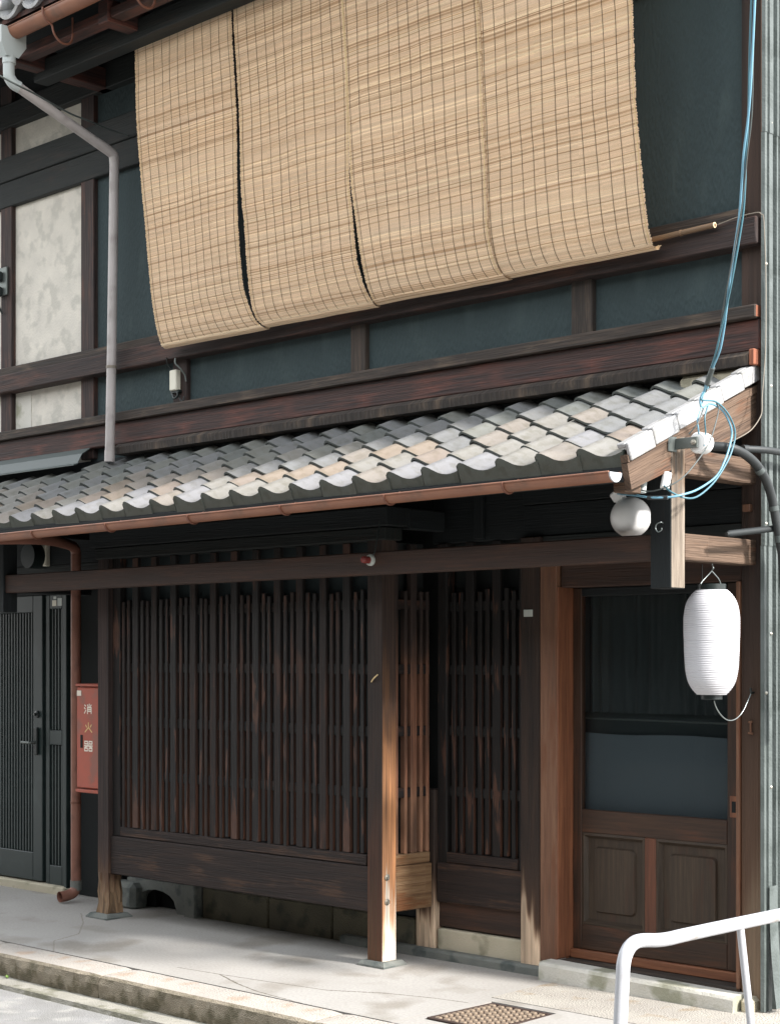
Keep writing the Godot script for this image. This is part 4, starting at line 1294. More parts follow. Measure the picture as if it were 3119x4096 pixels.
func blind(k: int, label: String, ky: Array, lx: Array, rx: Array, dz: float) -> void:
	var xm: float = (lx[5] + rx[5]) / 2.0
	var t := thing("bamboo_blind", label, "blind", V(xm, 3.44, 0.2), "bamboo blinds hung from the upper eave")
	# hanging line from the eave down to the curled foot
	var path := []
	var y := 5.33
	while y > 3.47:
		path.append(V2(y, table(PROF_Y, PROF_Z, y)))
		y -= 0.02
	path.append_array([V2(3.462, 0.165), V2(3.450, 0.152), V2(3.444, 0.136), V2(3.447, 0.120), V2(3.458, 0.108), V2(3.474, 0.100)])
	var pts := PackedVector2Array(path)
	var dists := [0.0]
	for i in range(1, pts.size()):
		dists.append(dists[-1] + pts[i].distance_to(pts[i - 1]))
	var total: float = dists[-1]
	var at := func(s: float) -> Vector2:
		var i := 0
		var lo := 0
		var hi := pts.size() - 2
		while lo < hi:
			var m := (lo + hi + 1) / 2
			if dists[m] <= s:
				lo = m
			else:
				hi = m - 1
		i = lo
		return pts[i].lerp(pts[i + 1], clampf((s - dists[i]) / (dists[i + 1] - dists[i]), 0, 1))
	var f := FastNoiseLite.new()
	f.seed = 43
	f.frequency = 1.0
	f.fractal_octaves = 2
	var wave := func(x: float, yy: float) -> float:
		return f.get_noise_2d(x * 1.6, yy * 0.8) * 0.016 + f.get_noise_2d(x * 0.5 + 30.0, yy * 4.0) * 0.0008
	var b := Mb.new()
	var pitch := 0.0047
	var count := int(total / pitch)
	var segs := 8
	for i in count:
		var s0 := i * pitch
		var a: Vector2 = at.call(s0)
		var c: Vector2 = at.call(s0 + pitch * 0.96)
		var mid := (a + c) / 2.0
		var tangent := (c - a).normalized()
		var nrm := Vector2(-tangent.y, tangent.x)
		if nrm.y < 0.0 and a.x > 3.46:
			nrm = -nrm
		var lift := 0.0016 + (0.0011 if rng.randf() < 0.1 else 0.0)
		var band := f.get_noise_2d(7.0, i * 0.05) * 0.22 + f.get_noise_2d(50.0, i * 0.4) * 0.28
		var base := Color(0.66, 0.465, 0.285).lerp(Color(0.74, 0.565, 0.40), clampf(0.5 + band, 0, 1))
		var u := rng.randf()
		if u < 0.13:
			base = Color(0.48, 0.31, 0.175)
		elif u < 0.27:
			base = Color(0.82, 0.64, 0.43)
		base = base * rng.randf_range(0.90, 1.08)
		var xl := table(ky, lx, a.x) + rng.randf_range(-0.005, 0.003)
		var xr := table(ky, rx, a.x) + rng.randf_range(-0.003, 0.005)
		for q in segs:
			var x0 := lerpf(xl, xr, float(q) / segs)
			var x1 := lerpf(xl, xr, float(q + 1) / segs)
			var w0: float = wave.call(x0, a.x) + dz
			var w1: float = wave.call(x1, a.x) + dz
			var tone := 1.0 + f.get_noise_2d(x0 * 9.0, i * 2.3) * 0.14
			b.col = Color(base.r * tone, base.g * tone, base.b * tone)
			var m := mid + nrm * lift
			var s0y := sag(x0, xl, xr, a.x)
			var s1y := sag(x1, xl, xr, a.x)
			b.quad(V(x0, m.x - s0y, m.y + w0), V(x1, m.x - s1y, m.y + w1), V(x1, a.x - s1y, a.y + w1), V(x0, a.x - s0y, a.y + w0))
			b.quad(V(x0, c.x - s0y, c.y + w0), V(x1, c.x - s1y, c.y + w1), V(x1, m.x - s1y, m.y + w1), V(x0, m.x - s0y, m.y + w0))
	put("reed_slats", b, M.reed, t).set_meta("kind", "stuff")
	# stitching threads and the pale edge cords
	var th := Mb.new()
	var ed := Mb.new()
	var ed2 := Mb.new()
	var width: float = rx[5] - lx[5]
	var n := int(width / 0.0785)
	for j in range(-1, n + 2):
		var off := 0.012 if j == -1 else (width - 0.012 if j == n + 1 else 0.030 + (width - 0.06) * j / n)
		var pale := j == -1 or j == n + 1
		var prev := Vector3.INF
		var steps := 60
		for i in steps + 1:
			var s := total * i / steps
			var p: Vector2 = at.call(s)
			var l := table(ky, lx, p.x)
			var r := table(ky, rx, p.x)
			var x := l + (r - l) * off / width + f.get_noise_2d(j * 7.0, s * 2.0) * 0.004
			var p2: Vector2 = at.call(minf(s + 0.004, total))
			var tg := (p2 - p).normalized() if p2.distance_to(p) > 1e-5 else Vector2(1, 0)
			var nn := Vector2(-tg.y, tg.x)
			if nn.y < 0.0 and p.x > 3.46:
				nn = -nn
			p += nn * 0.0034
			var cur := V(x, p.x - sag(x, l, r, p.x), p.y + wave.call(x, p.x) + dz)
			if prev != Vector3.INF:
				var hw := 0.0016 if not pale else 0.0024
				((ed2 if j > 0 else ed) if pale else th).quad_out([prev - V(hw, 0, 0), cur - V(hw, 0, 0), cur + V(hw, 0, 0), prev + V(hw, 0, 0)], V(0, 0.2, 1), [Vector2.ZERO, Vector2.ZERO, Vector2.ZERO, Vector2.ZERO])
			prev = cur
	put("stitching", th, M.thread, t)
	put("edge_cord", ed, M.edging, t)
	put("edge_cord", ed2, M.edging, t)
	put("hanging_rod", tb([V(lx[-1] + 0.01, 5.335, 0.374), V(rx[-1] - 0.01, 5.335, 0.374)], 0.012, 8), M.bamboo, t)

func trough(x0: float, x1: float, y0: float, y1: float, z: float, r: float) -> Mb:
	var b := Mb.new()
	var n := 14
	for i in n:
		var a0 := PI * i / n
		var a1 := PI * (i + 1) / n
		var o0 := V(0, -sin(a0) * r, cos(a0) * r)
		var o1 := V(0, -sin(a1) * r, cos(a1) * r)
		var p0 := V(x0, y0, z)
		var p1 := V(x1, y1, z)
		b.smooth(p0 + o0, p1 + o0, p1 + o1, p0 + o1, o0.normalized(), o0.normalized(), o1.normalized(), o1.normalized())
		b.smooth(p0 + o0 * 0.95, p1 + o0 * 0.95, p1 + o1 * 0.95, p0 + o1 * 0.95, -o0.normalized(), -o0.normalized(), -o1.normalized(), -o1.normalized())
	for s in [1.0, -1.0]:
		tube(b, PackedVector3Array([V(x0, y0, z + r * 0.99 * s), V(x1, y1, z + r * 0.99 * s)]), 0.005, 6)
	return b

func trough_hook(x: float, y: float, z: float, r: float, up: bool) -> Mb:
	var p := []
	for i in 11:
		var a := PI * i / 10.0
		p.append(V(x, y - sin(a) * (r + 0.004), z + cos(a) * (r + 0.004)))
	p.append(V(x, y + 0.02, z - r - 0.03))
	if up:
		p.append(V(x, y + 0.05, z - r - 0.08))
	return tb(p, 0.006, 6)

func end_cap(b: Mb, x: float, y: float, z: float, r: float) -> void:
	var poly := []
	for i in 15:
		var a := PI * i / 14.0
		poly.append(V2(y - sin(a) * r, z + cos(a) * r))
	prism(b, poly, 0, x - 0.004, x + 0.004)

func gutters() -> void:
	var g := thing("eave_gutter", "copper brown half-round gutter along the edge of the lower tiled roof", "gutter", V(-6.5, 2.23, 1.045), "copper gutters of the townhouse")
	put("channel", trough(-11.6, -4.225, 2.243, 2.278, 1.045, 0.040), M.copper, g)
	var cap := Mb.new()
	end_cap(cap, -4.222, 2.278, 1.045, 0.041)
	put("end_cap", cap, M.white_paint, g, "pale end cap of the gutter")
	var x := -10.6
	while x < -4.3:
		put("gutter_bracket", trough_hook(x, lerpf(2.243, 2.278, (x + 11.6) / 7.4), 1.045, 0.040, false), M.copper_dark, g)
		x += 0.725
	var u := thing("eave_gutter", "bright copper brown gutter under the upper eave at top left", "gutter", V(-7.5, 5.33, 0.85), "copper gutters of the townhouse")
	put("channel", trough(-8.955, -5.6, 5.400, 5.432, 0.85, 0.057), M.copper, u)
	for xx in [-8.56, -7.75]:
		put("gutter_bracket", tb([V(xx, 5.415, 0.915), V(xx, 5.375, 0.912), V(xx, 5.34, 0.885), V(xx, 5.325, 0.85), V(xx, 5.28, 0.835), V(xx, 5.245, 0.80), V(xx, 5.235, 0.76), V(xx, 5.25, 0.72), V(xx, 5.30, 0.70), V(xx, 5.41, 0.70)], 0.007, 6, 3), M.copper_dark, u)
	# rain hopper and the grey pipe that runs back to the wall and down to the tiles
	var d := thing("downpipe", "grey plastic rainwater pipe from the upper gutter down to the tiles, beside the blinds", "pipe", V(-8.95, 2.78, 0.1), "rain pipes of the townhouse")
	var hop := Mb.new()
	hopper(hop)
	put("hopper", hop, M.hopper_grey, d)
	put("pipe_elbow", tb([V(-8.985, 5.235, 0.875), V(-8.985, 5.13, 0.875), V(-8.982, 5.10, 0.868), V(-8.975, 5.070, 0.845), V(-8.965, 5.055, 0.81)], 0.036, 16, 3), M.hopper_grey, d)
	put("pipe", tb([V(-8.97, 5.062, 0.83), V(-8.925, 4.785, 0.150)], 0.031, 16), M.pvc_grey, d)
	put("pipe_elbow", tb([V(-8.932, 4.83, 0.26), V(-8.925, 4.79, 0.155), V(-8.925, 4.765, 0.125), V(-8.926, 4.72, 0.118)], 0.0325, 16, 4), M.pvc_grey, d)
	put("pipe", tb([V(-8.926, 4.74, 0.118), V(-8.955, 3.50, 0.118), V(-8.975, 2.80, 0.120)], 0.0315, 16), M.pvc_grey, d)
	put("pipe_clip", tb([V(-8.958, 3.395, 0.118), V(-8.958, 3.412, 0.118)], 0.035, 16), M.wire_pale, d)
	put("pipe_collar", tb([V(-8.974, 2.862, 0.12), V(-8.976, 2.79, 0.12)], 0.034, 16), M.tan_wood, d).material_override = M.pvc_grey
	# brown pipe below the left part of the roof
	var e := thing("downpipe", "red brown rainwater pipe standing between the dark entrance door and the red box", "pipe", V(-9.34, -0.1, 0.13), "rain pipes of the townhouse")
	put("pipe", tb([V(-9.335, 0.02, 0.13), V(-9.335, 2.20, 0.13)], 0.034, 16), M.brown_pipe, e)
	put("pipe_elbow", tb([V(-9.335, 2.17, 0.13), V(-9.33, 2.235, 0.14), V(-9.26, 2.26, 0.25), V(-9.13, 2.27, 0.52), V(-9.05, 2.25, 0.90), V(-9.04, 2.235, 1.02)], 0.034, 14, 4), M.brown_pipe, e)
	put("pipe_collar", tb([V(-9.335, 0.545, 0.13), V(-9.335, 0.56, 0.13)], 0.0365, 16), M.copper_dark, e)
	put("pipe_collar", tb([V(-9.335, -0.03, 0.13), V(-9.335, 0.035, 0.13)], 0.038, 16), M.grey_stone, e)
	var sp := Mb.new()
	var sp_path := curve([V(-9.335, -0.01, 0.13), V(-9.337, -0.045, 0.15), V(-9.345, -0.062, 0.20), V(-9.35, -0.066, 0.25)], 4)
	tube(sp, sp_path, 0.036, 16, false)
	put("spout", sp, M.brown_pipe, e)
	put("spout_opening", tb([V(-9.345, -0.062, 0.20), V(-9.346, -0.063, 0.206)], 0.033, 16), M.recess, e)

func hopper(b: Mb) -> void:
	var top := [V(-9.10, 5.405, 0.955), V(-8.945, 5.405, 0.955), V(-8.945, 5.405, 0.775), V(-9.10, 5.405, 0.775)]
	var mid := [V(-9.10, 5.30, 0.955), V(-8.945, 5.30, 0.955), V(-8.945, 5.30, 0.775), V(-9.10, 5.30, 0.775)]
	var low := [V(-9.025, 5.225, 0.915), V(-8.945, 5.225, 0.915), V(-8.945, 5.225, 0.83), V(-9.025, 5.225, 0.83)]
	for i in 4:
		var j := (i + 1) % 4
		b.quad(mid[i], mid[j], top[j], top[i])
		b.quad(low[i], low[j], mid[j], mid[i])
	b.quad(top[0], top[1], top[2], top[3])
	tube(b, PackedVector3Array([V(-8.985, 5.24, 0.873), V(-8.985, 5.19, 0.873)]), 0.042, 16)

func lantern() -> void:
	var c := V(-4.245, 1.345, 0.30)
	var t := thing("paper_lantern", "white ribbed paper lantern hanging in front of the door from the cross beam", "lantern", c)
	var b := Mb.new()
	var prof := []
	var H := 0.468
	var ribs := 46
	for i in ribs * 2 + 1:
		var u := float(i) / (ribs * 2)
		var e := absf(u * 2.0 - 1.0)
		var taper := lerpf(0.93, 1.0, smoothstep(0.0, 0.75, u))
		var r := 0.126 * taper * (1.0 - pow(e, 5.0) * 0.44)
		if i % 2 == 1:
			r -= 0.0014 + 0.0005 * sin(i * 2.7)
		prof.append(V2(r, u * H))
	lathe(b, c, prof, 48)
	put("shade", b, M.paper, t)
	var rings := Mb.new()
	lathe(rings, c + V(0, H, 0), [V2(0.060, -0.004), V2(0.064, -0.004), V2(0.064, 0.026), V2(0.060, 0.026), V2(0.058, 0.0)], 36)
	put("top_ring", rings, M.black_plastic, t)
	var low := Mb.new()
	lathe(low, c + V(0, -0.022, 0), [V2(0.0, 0.0), V2(0.046, 0.0), V2(0.048, 0.002), V2(0.048, 0.026)], 36)
	put("bottom_ring", low, M.black_plastic, t)
	put("handle", tb([c + V(-0.022, H - 0.002, 0.06), c + V(-0.022, H + 0.03, 0.05), c + V(-0.012, H + 0.06, 0.02), c + V(0, H + 0.085, 0.0), c + V(0.008, H + 0.105, 0.0)], 0.0028, 6, 4), M.chain, t)
	put("handle", tb([c + V(0.012, H + 0.02, -0.058), c + V(0.01, H + 0.05, -0.04), c + V(0.0, H + 0.085, 0.0)], 0.0028, 6, 4), M.chain, t)
	put("cord", tb([c + V(-0.05, H, 0.0), c + V(-0.05, 0.586, 0.0)], 0.002, 6), M.black_plastic, t)
	put("hook", tb([c + V(0.004, 0.586, 0.0), c + V(0.004, 0.576, 0.0), c + V(0.010, 0.565, 0.0), c + V(0.002, 0.556, 0.0)], 0.0025, 6, 3), M.chain, t)
	# chain that ties the lantern to the corner post
	var ch := thing("lantern_chain", "thin metal chain sagging from the lantern foot to the corner post", "chain", V(-4.22, 1.22, 0.17))
	var p := curve([V(-4.235, 1.318, 0.295), V(-4.238, 1.288, 0.275), V(-4.236, 1.250, 0.235), V(-4.230, 1.228, 0.19), V(-4.224, 1.232, 0.14), V(-4.220, 1.262, 0.09), V(-4.218, 1.31, 0.05), V(-4.217, 1.350, 0.02)], 6)
	for i in p.size() - 1:
		var lk := Mb.new()
		var d := (p[i + 1] - p[i])
		tube(lk, PackedVector3Array([p[i] - d * 0.15, p[i] + d * 0.5, p[i] + d * 1.15]), [0.0012, 0.0036, 0.0012], 5)
		put("link", lk, M.chain, ch)
	put("wall_hook", tb([V(-4.217, 1.35, 0.0), V(-4.217, 1.35, 0.022), V(-4.217, 1.372, 0.026)], 0.006, 6, 3), M.black_plastic, ch)

func globe() -> void:
	var t := thing("globe_lamp", "unlit frosted white globe lamp hanging behind the header beam under the eave", "lamp", V(-4.52, 2.05, 0.53))
	var b := Mb.new()
	var prof := []
	for i in 25:
		var a := -PI / 2 + PI * i / 24.0
		prof.append(V2(cos(a) * 0.0915, sin(a) * 0.0915))
	for i in prof.size() - 1:
		for k in 32:
			var q := func(pp: Vector2, kk: int) -> Vector3: return V(cos(TAU * kk / 32.0) * pp.x, pp.y, sin(TAU * kk / 32.0) * pp.x)
			var a0: Vector3 = q.call(prof[i], k)
			var a1: Vector3 = q.call(prof[i], k + 1)
			var a2: Vector3 = q.call(prof[i + 1], k + 1)
			var a3: Vector3 = q.call(prof[i + 1], k)
			b.smooth(a0, a1, a2, a3, a0.normalized(), a1.normalized(), a2.normalized(), a3.normalized())
	b.xform(Transform3D(Basis.IDENTITY, V(-4.52, 2.14, 0.53)))
	put("globe", b, M.frosted_glass, t)
	var s := Mb.new()
	box(s, V(-0.026, 0.0, -0.026), V(0.026, 0.045, 0.026), 0.006, 1)
	box(s, V(-0.022, -0.016, -0.022), V(0.022, 0.0, 0.022), 0.004, 1)
	s.xform(Transform3D(Basis(Vector3(0, 0, 1), 0.55) * Basis(Vector3(1, 0, 0), 0.25), V(-4.560, 2.222, 0.55)))
	put("socket", s, M.porcelain, t)
	put("stem", tb([V(-4.58, 2.26, 0.55), V(-4.60, 2.34, 0.55)], 0.010, 8), M.black_plastic, t)

func cables() -> void:
	var c := thing("cable_bundle", "pale blue service cables running down to a loop and tangle at the roof corner", "cable", V(-4.0, 2.2, 0.7))
	var up := [V(-3.545, 4.20, 1.06), V(-3.582, 3.910, 1.020), V(-3.608, 3.724, 0.990), V(-3.634, 3.617, 0.960), V(-3.668, 3.510, 0.930), V(-3.696, 3.401, 0.900), V(-3.731, 3.270, 0.870), V(-3.795, 3.061, 0.840), V(-3.831, 2.987, 0.810), V(-3.865, 2.923, 0.780), V(-3.896, 2.871, 0.750), V(-3.934, 2.793, 0.720), V(-3.977, 2.740, 0.690), V(-4.025, 2.682, 0.660), V(-4.062, 2.639, 0.630)]
	var loops := [
		[V(-4.062, 2.643, 0.634), V(-4.06, 2.605, 0.665), V(-4.06, 2.572, 0.650), V(-4.06, 2.595, 0.582), V(-4.06, 2.571, 0.488), V(-4.06, 2.501, 0.426), V(-4.06, 2.440, 0.435), V(-4.06, 2.366, 0.475), V(-4.06, 2.290, 0.541), V(-4.07, 2.225, 0.665), V(-4.09, 2.195, 0.76), V(-4.13, 2.185, 0.80), V(-4.20, 2.187, 0.82), V(-4.30, 2.205, 0.80), V(-4.43, 2.225, 0.70), V(-4.555, 2.245, 0.578)],
		[V(-4.062, 2.664, 0.603), V(-4.052, 2.604, 0.670), V(-4.05, 2.605, 0.562), V(-4.05, 2.562, 0.467), V(-4.05, 2.489, 0.413), V(-4.05, 2.404, 0.440), V(-4.05, 2.328, 0.500), V(-4.055, 2.251, 0.582), V(-4.07, 2.192, 0.675), V(-4.09, 2.185, 0.74), V(-4.13, 2.21, 0.78), V(-4.18, 2.24, 0.755)],
		[V(-4.055, 2.600, 0.551), V(-4.052, 2.578, 0.538), V(-4.05, 2.517, 0.562), V(-4.05, 2.424, 0.614), V(-4.06, 2.335, 0.695), V(-4.08, 2.261, 0.776), V(-4.13, 2.222, 0.83), V(-4.22, 2.215, 0.82), V(-4.32, 2.245, 0.80)],
		[V(-4.062, 2.643, 0.634), V(-4.06, 2.577, 0.655), V(-4.06, 2.516, 0.685), V(-4.06, 2.482, 0.680), V(-4.07, 2.460, 0.660)],
		[V(-4.058, 2.567, 0.644), V(-4.05, 2.534, 0.675), V(-4.05, 2.491, 0.706), V(-4.08, 2.455, 0.720)],
		[V(-4.056, 2.581, 0.614), V(-4.05, 2.537, 0.644), V(-4.05, 2.503, 0.644), V(-4.06, 2.463, 0.625), V(-4.06, 2.409, 0.635)]]
	var mats := ["cable_blue", "cable_teal", "cable_grey", "cable_blue", "cable_grey", "cable_teal"]
	var rad := [0.0047, 0.0042, 0.003, 0.0034, 0.0032, 0.0034]
	for i in loops.size():
		put("cable", tb(loops[i], rad[i], 8, 5), M[mats[i]], c)
	for k in 3:
		var p := []
		for i in up.size():
			var a := i * 0.55 + k * TAU / 3.0
			var w := 0.0085 * (1.0 if i < up.size() - 3 else 0.6)
			p.append(up[i] + V(cos(a) * w, 0, sin(a) * w))
		put("cable", tb(p, [0.0048, 0.0042, 0.003][k], 8, 4), M[["cable_blue", "cable_teal", "cable_grey"][k]], c)
	put("tape", tb([V(-3.985, 2.728, 0.685), V(-4.01, 2.700, 0.668), V(-4.035, 2.668, 0.652)], 0.012, 8, 2), M.cable_grey, c)
	put("tape", tb([V(-4.13, 2.184, 0.80), V(-4.22, 2.187, 0.82)], 0.009, 8), M.conduit, c)
	put("splice", tb([V(-4.20, 2.30, 0.705), V(-4.20, 2.235, 0.725)], 0.020, 12), M.porcelain, c)
	put("splice", tb([V(-4.27, 2.275, 0.78), V(-4.27, 2.215, 0.79)], 0.017, 12), M.leaf, c, "pale green splice cover").material_override = M.hopper_grey
	# insulator on its bracket
	var ins := thing("insulator", "white porcelain insulator on a grey bracket screwed to the barge board", "insulator", V(-4.12, 2.40, 0.6))
	put("bracket", bx(V(-4.203, 2.405, 0.640), V(-4.085, 2.452, 0.652), 0.002, 0), M.bracket, ins)
	put("bracket", bx(V(-4.203, 2.395, 0.640), V(-4.196, 2.46, 0.700), 0.002, 1), M.bracket, ins)
	var pc := Mb.new()
	lathe(pc, Vector3.ZERO, [V2(0.0, -0.032), V2(0.040, -0.032), V2(0.046, -0.026), V2(0.046, -0.014), V2(0.036, -0.006), V2(0.036, 0.006), V2(0.046, 0.014), V2(0.046, 0.026), V2(0.040, 0.032), V2(0.0, 0.032)], 24)
	pc.xform(Transform3D(Basis(Vector3(1, 0, 0), PI / 2), V(-4.095, 2.428, 0.604)))
	put("porcelain_body", pc, M.porcelain, ins)
	var nut := Mb.new()
	lathe(nut, Vector3.ZERO, [V2(0.012, 0.0), V2(0.012, 0.01), V2(0.005, 0.011), V2(0.005, 0.018), V2(0.0, 0.018)], 6)
	nut.xform(Transform3D(Basis(Vector3(1, 0, 0), PI / 2), V(-4.10, 2.428, 0.652)))
	put("bolt", nut, M.bolt, ins)
	# conduits at the corner
	var k1 := thing("cable_conduit", "thick black wrapped conduit bending down beside the corrugated cladding", "conduit", V(-4.06, 2.1, 0.2), "conduits at the house corner")
	put("sleeve", tb([V(-4.24, 2.428, 0.50), V(-4.15, 2.432, 0.46), V(-4.075, 2.422, 0.39), V(-4.060, 2.383, 0.266), V(-4.058, 2.317, 0.168), V(-4.056, 2.232, 0.110), V(-4.054, 2.128, 0.076), V(-4.05, 2.017, 0.045), V(-4.045, 1.883, 0.028), V(-4.03, 1.2, 0.0)], 0.0205, 12, 5), M.conduit, k1)
	for q in [[V(-4.060, 2.350, 0.214), V(-4.059, 2.335, 0.193)], [V(-4.055, 2.19, 0.096), V(-4.055, 2.17, 0.09)], [V(-4.050, 2.06, 0.056), V(-4.049, 2.03, 0.05)]]:
		put("tape_band", tb(q, 0.0222, 12), M.cable_grey, k1)
	var k2 := thing("cable_conduit", "black ribbed flexible conduit sticking out level from the corner post", "conduit", V(-4.1, 2.06, 0.25), "conduits at the house corner")
	var fb := Mb.new()
	var fp := PackedVector3Array()
	var fr := []
	for i in 61:
		var t := i / 60.0
		fp.append(V(-4.10 + 0.02 * t, lerpf(2.050, 2.094, t), lerpf(0.405, 0.04, t)))
		fr.append((0.0155 if i % 2 == 0 else 0.0125) * (0.6 if i < 3 else 1.0))
	tube(fb, fp, fr, 12)
	put("ribbed_sleeve", fb, M.conduit, k2)
	var k3 := thing("cable_conduit", "short black conduit stub reaching right from the corner post under the roof", "conduit", V(-4.08, 2.43, 0.05), "conduits at the house corner")
	put("sleeve", tb([V(-4.11, 2.436, 0.248), V(-4.07, 2.438, 0.136), V(-4.06, 2.436, 0.012), V(-4.05, 2.434, -0.20)], 0.016, 12, 3), M.conduit, k3)
	put("collar", tb([V(-4.112, 2.436, 0.258), V(-4.105, 2.437, 0.225)], 0.0185, 12), M.conduit, k3)
	var w := thing("wire", "thin pale wire hooked from the bamboo pole along the beam to the corner post", "wire", V(-4.2, 3.5, 0.07), "thin wires on the facade")
	put("strand", tb([V(-4.362, 3.507, 0.078), V(-4.265, 3.524, 0.072), V(-4.160, 3.528, 0.070), V(-4.137, 3.517, 0.064), V(-4.128, 3.481, 0.056), V(-4.130, 3.2, 0.036), V(-4.128, 2.9, 0.044), V(-4.128, 2.70, 0.07), V(-4.095, 2.631, 0.124), V(-4.09, 2.590, 0.145), V(-4.09, 2.532, 0.207), V(-4.10, 2.495, 0.267), V(-4.14, 2.45, 0.35)], 0.0024, 6, 5), M.wire_pale, w)
	var tl := thing("wire", "grey telephone wire slanting across the upper left downpipe to the wall", "wire", V(-9.1, 5.0, 0.4), "thin wires on the facade")
	put("strand", tb([V(-8.451, 4.896, 1.350), V(-8.503, 4.907, 1.250), V(-8.577, 4.915, 1.100), V(-8.667, 4.924, 0.900), V(-8.733, 4.917, 0.720), V(-8.821, 4.922, 0.520), V(-8.873, 4.930, 0.350), V(-8.933, 4.935, 0.150), V(-8.907, 4.918, 0.024)], 0.006, 8, 4), M.cable_grey, tl)

func small_things() -> void:
	# bamboo pole resting on the beam at the foot of the blinds
	var bp := thing("bamboo_pole", "brown bamboo pole lying on the beam, its cut end showing right of the blinds", "pole", V(-5.0, 3.5, 0.085))
	put("cane", tb([V(-5.75, 3.482, 0.088), V(-4.66, 3.500, 0.088), V(-4.372, 3.507, 0.086)], 0.0130, 12), M.bamboo, bp)
	put("cane_end", tb([V(-4.3725, 3.507, 0.086), V(-4.369, 3.507, 0.086)], 0.0133, 12), M.bamboo_end, bp)
	put("cane_hollow", tb([V(-4.3692, 3.507, 0.086), V(-4.3682, 3.507, 0.086)], 0.008, 10), M.bamboo, bp)
	put("node_ring", tb([V(-4.560, 3.502, 0.0876), V(-4.552, 3.502, 0.0876)], 0.0155, 12), M.bamboo, bp)
	# alarm lamp on the header
	var al := thing("alarm_lamp", "small red alarm lamp on a white base fixed to the header beam", "lamp", V(-6.03, 1.99, 0.66))
	var base := Mb.new()
	lathe(base, Vector3.ZERO, [V2(0.029, 0.0), V2(0.029, 0.012), V2(0.025, 0.02), V2(0.0, 0.02)], 20)
	base.xform(Transform3D(Basis(Vector3(1, 0, 0), PI / 2), V(-6.035, 2.005, 0.658)))
	put("base", base, M.plate, al)
	var lens := Mb.new()
	lathe(lens, Vector3.ZERO, [V2(0.019, 0.0), V2(0.019, 0.03), V2(0.016, 0.042), V2(0.008, 0.05), V2(0.0, 0.051)], 18)
	lens.xform(Transform3D(Basis(Vector3(1, 0, 0), PI / 2), V(-6.035, 2.005, 0.678)))
	put("lens", lens, M.red_lens, al)
	put("lead", tb([V(-6.02, 2.03, 0.658), V(-6.01, 2.06, 0.655), V(-6.01, 2.20, 0.62)], 0.004, 6, 3), M.black_plastic, al)
	# junction box on the stub post below the blinds
	var jb := thing("junction_box", "narrow ivory electrical box on the short post below the leftmost blind", "box", V(-8.42, 3.2, 0.02))
	put("cover", bx(V(-8.452, 3.200, 0.001), V(-8.385, 3.330, 0.045), 0.006, 1), M.ivory, jb)
	put("base", bx(V(-8.458, 3.185, -0.002), V(-8.378, 3.205, 0.03), 0.003, 0), M.black_plastic, jb)
	put("clamp", tb([V(-8.44, 3.185, 0.03), V(-8.41, 3.15, 0.035), V(-8.385, 3.165, 0.03), V(-8.39, 3.19, 0.03)], 0.007, 6, 4), M.black_plastic, jb)
	put("lead", tb([V(-8.365, 3.395, 0.062), V(-8.360, 3.36, 0.066), V(-8.335, 3.33, 0.05), V(-8.325, 3.29, 0.02), V(-8.322, 3.25, 0.012)], 0.006, 6, 4), M.bracket, jb)
	put("lead", tb([V(-8.455, 3.41, 0.064), V(-8.455, 3.36, 0.05), V(-8.440, 3.325, 0.02)], 0.003, 6, 3), M.black_plastic, jb)
	put("lead", tb([V(-8.40, 3.19, 0.02), V(-8.375, 3.14, 0.016), V(-8.350, 3.13, 0.014), V(-8.345, 3.16, 0.012)], 0.005, 6, 4), M.black_plastic, jb)
	# meter fittings at the left edge
	var me := thing("meter_box", "grey electrical fitting with black clips on the post at the left edge", "box", V(-10.37, 4.05, 0.0))
	put("backplate", bx(V(-10.46, 4.10, 0.001), V(-10.335, 4.30, 0.02), 0.004, 1), M.bracket, me)
	put("clip", bx(V(-10.44, 4.20, 0.02), V(-10.38, 4.27, 0.06), 0.008, 1), M.black_plastic, me)
	put("clip", bx(V(-10.43, 4.09, 0.02), V(-10.38, 4.16, 0.055), 0.008, 1), M.black_plastic, me)
	put("lead", tb([V(-10.41, 4.10, 0.03), V(-10.41, 4.02, 0.03), V(-10.40, 3.97, 0.01)], 0.007, 6, 3), M.black_plastic, me)
	# open hooks on the hanging post and on the corner post
	var hk := thing("screw_hook", "small steel screw hook on the dark front of the hanging post", "hook", V(-4.24, 2.07, 0.673))
	put("hook", tb([V(-4.245, 2.09, 0.673), V(-4.245, 2.093, 0.69), V(-4.262, 2.085, 0.695), V(-4.268, 2.068, 0.695), V(-4.255, 2.052, 0.695), V(-4.238, 2.058, 0.695), V(-4.236, 2.068, 0.695)], 0.0028, 6, 4), M.chain, hk)
	var cl := thing("cleat", "small tan cleat screwed to the corner post below the lantern chain", "cleat", V(-4.23, 1.18, 0.0))
	put("bar", tb([V(-4.228, 1.215, 0.008), V(-4.228, 1.165, 0.008)], 0.005, 6), M.tan_wood, cl)
	put("arm", tb([V(-4.238, 1.215, 0.008), V(-4.218, 1.217, 0.008)], 0.005, 6), M.tan_wood, cl)
	put("arm", tb([V(-4.240, 1.165, 0.008), V(-4.216, 1.162, 0.008)], 0.005, 6), M.tan_wood, cl)
	extinguisher_box()
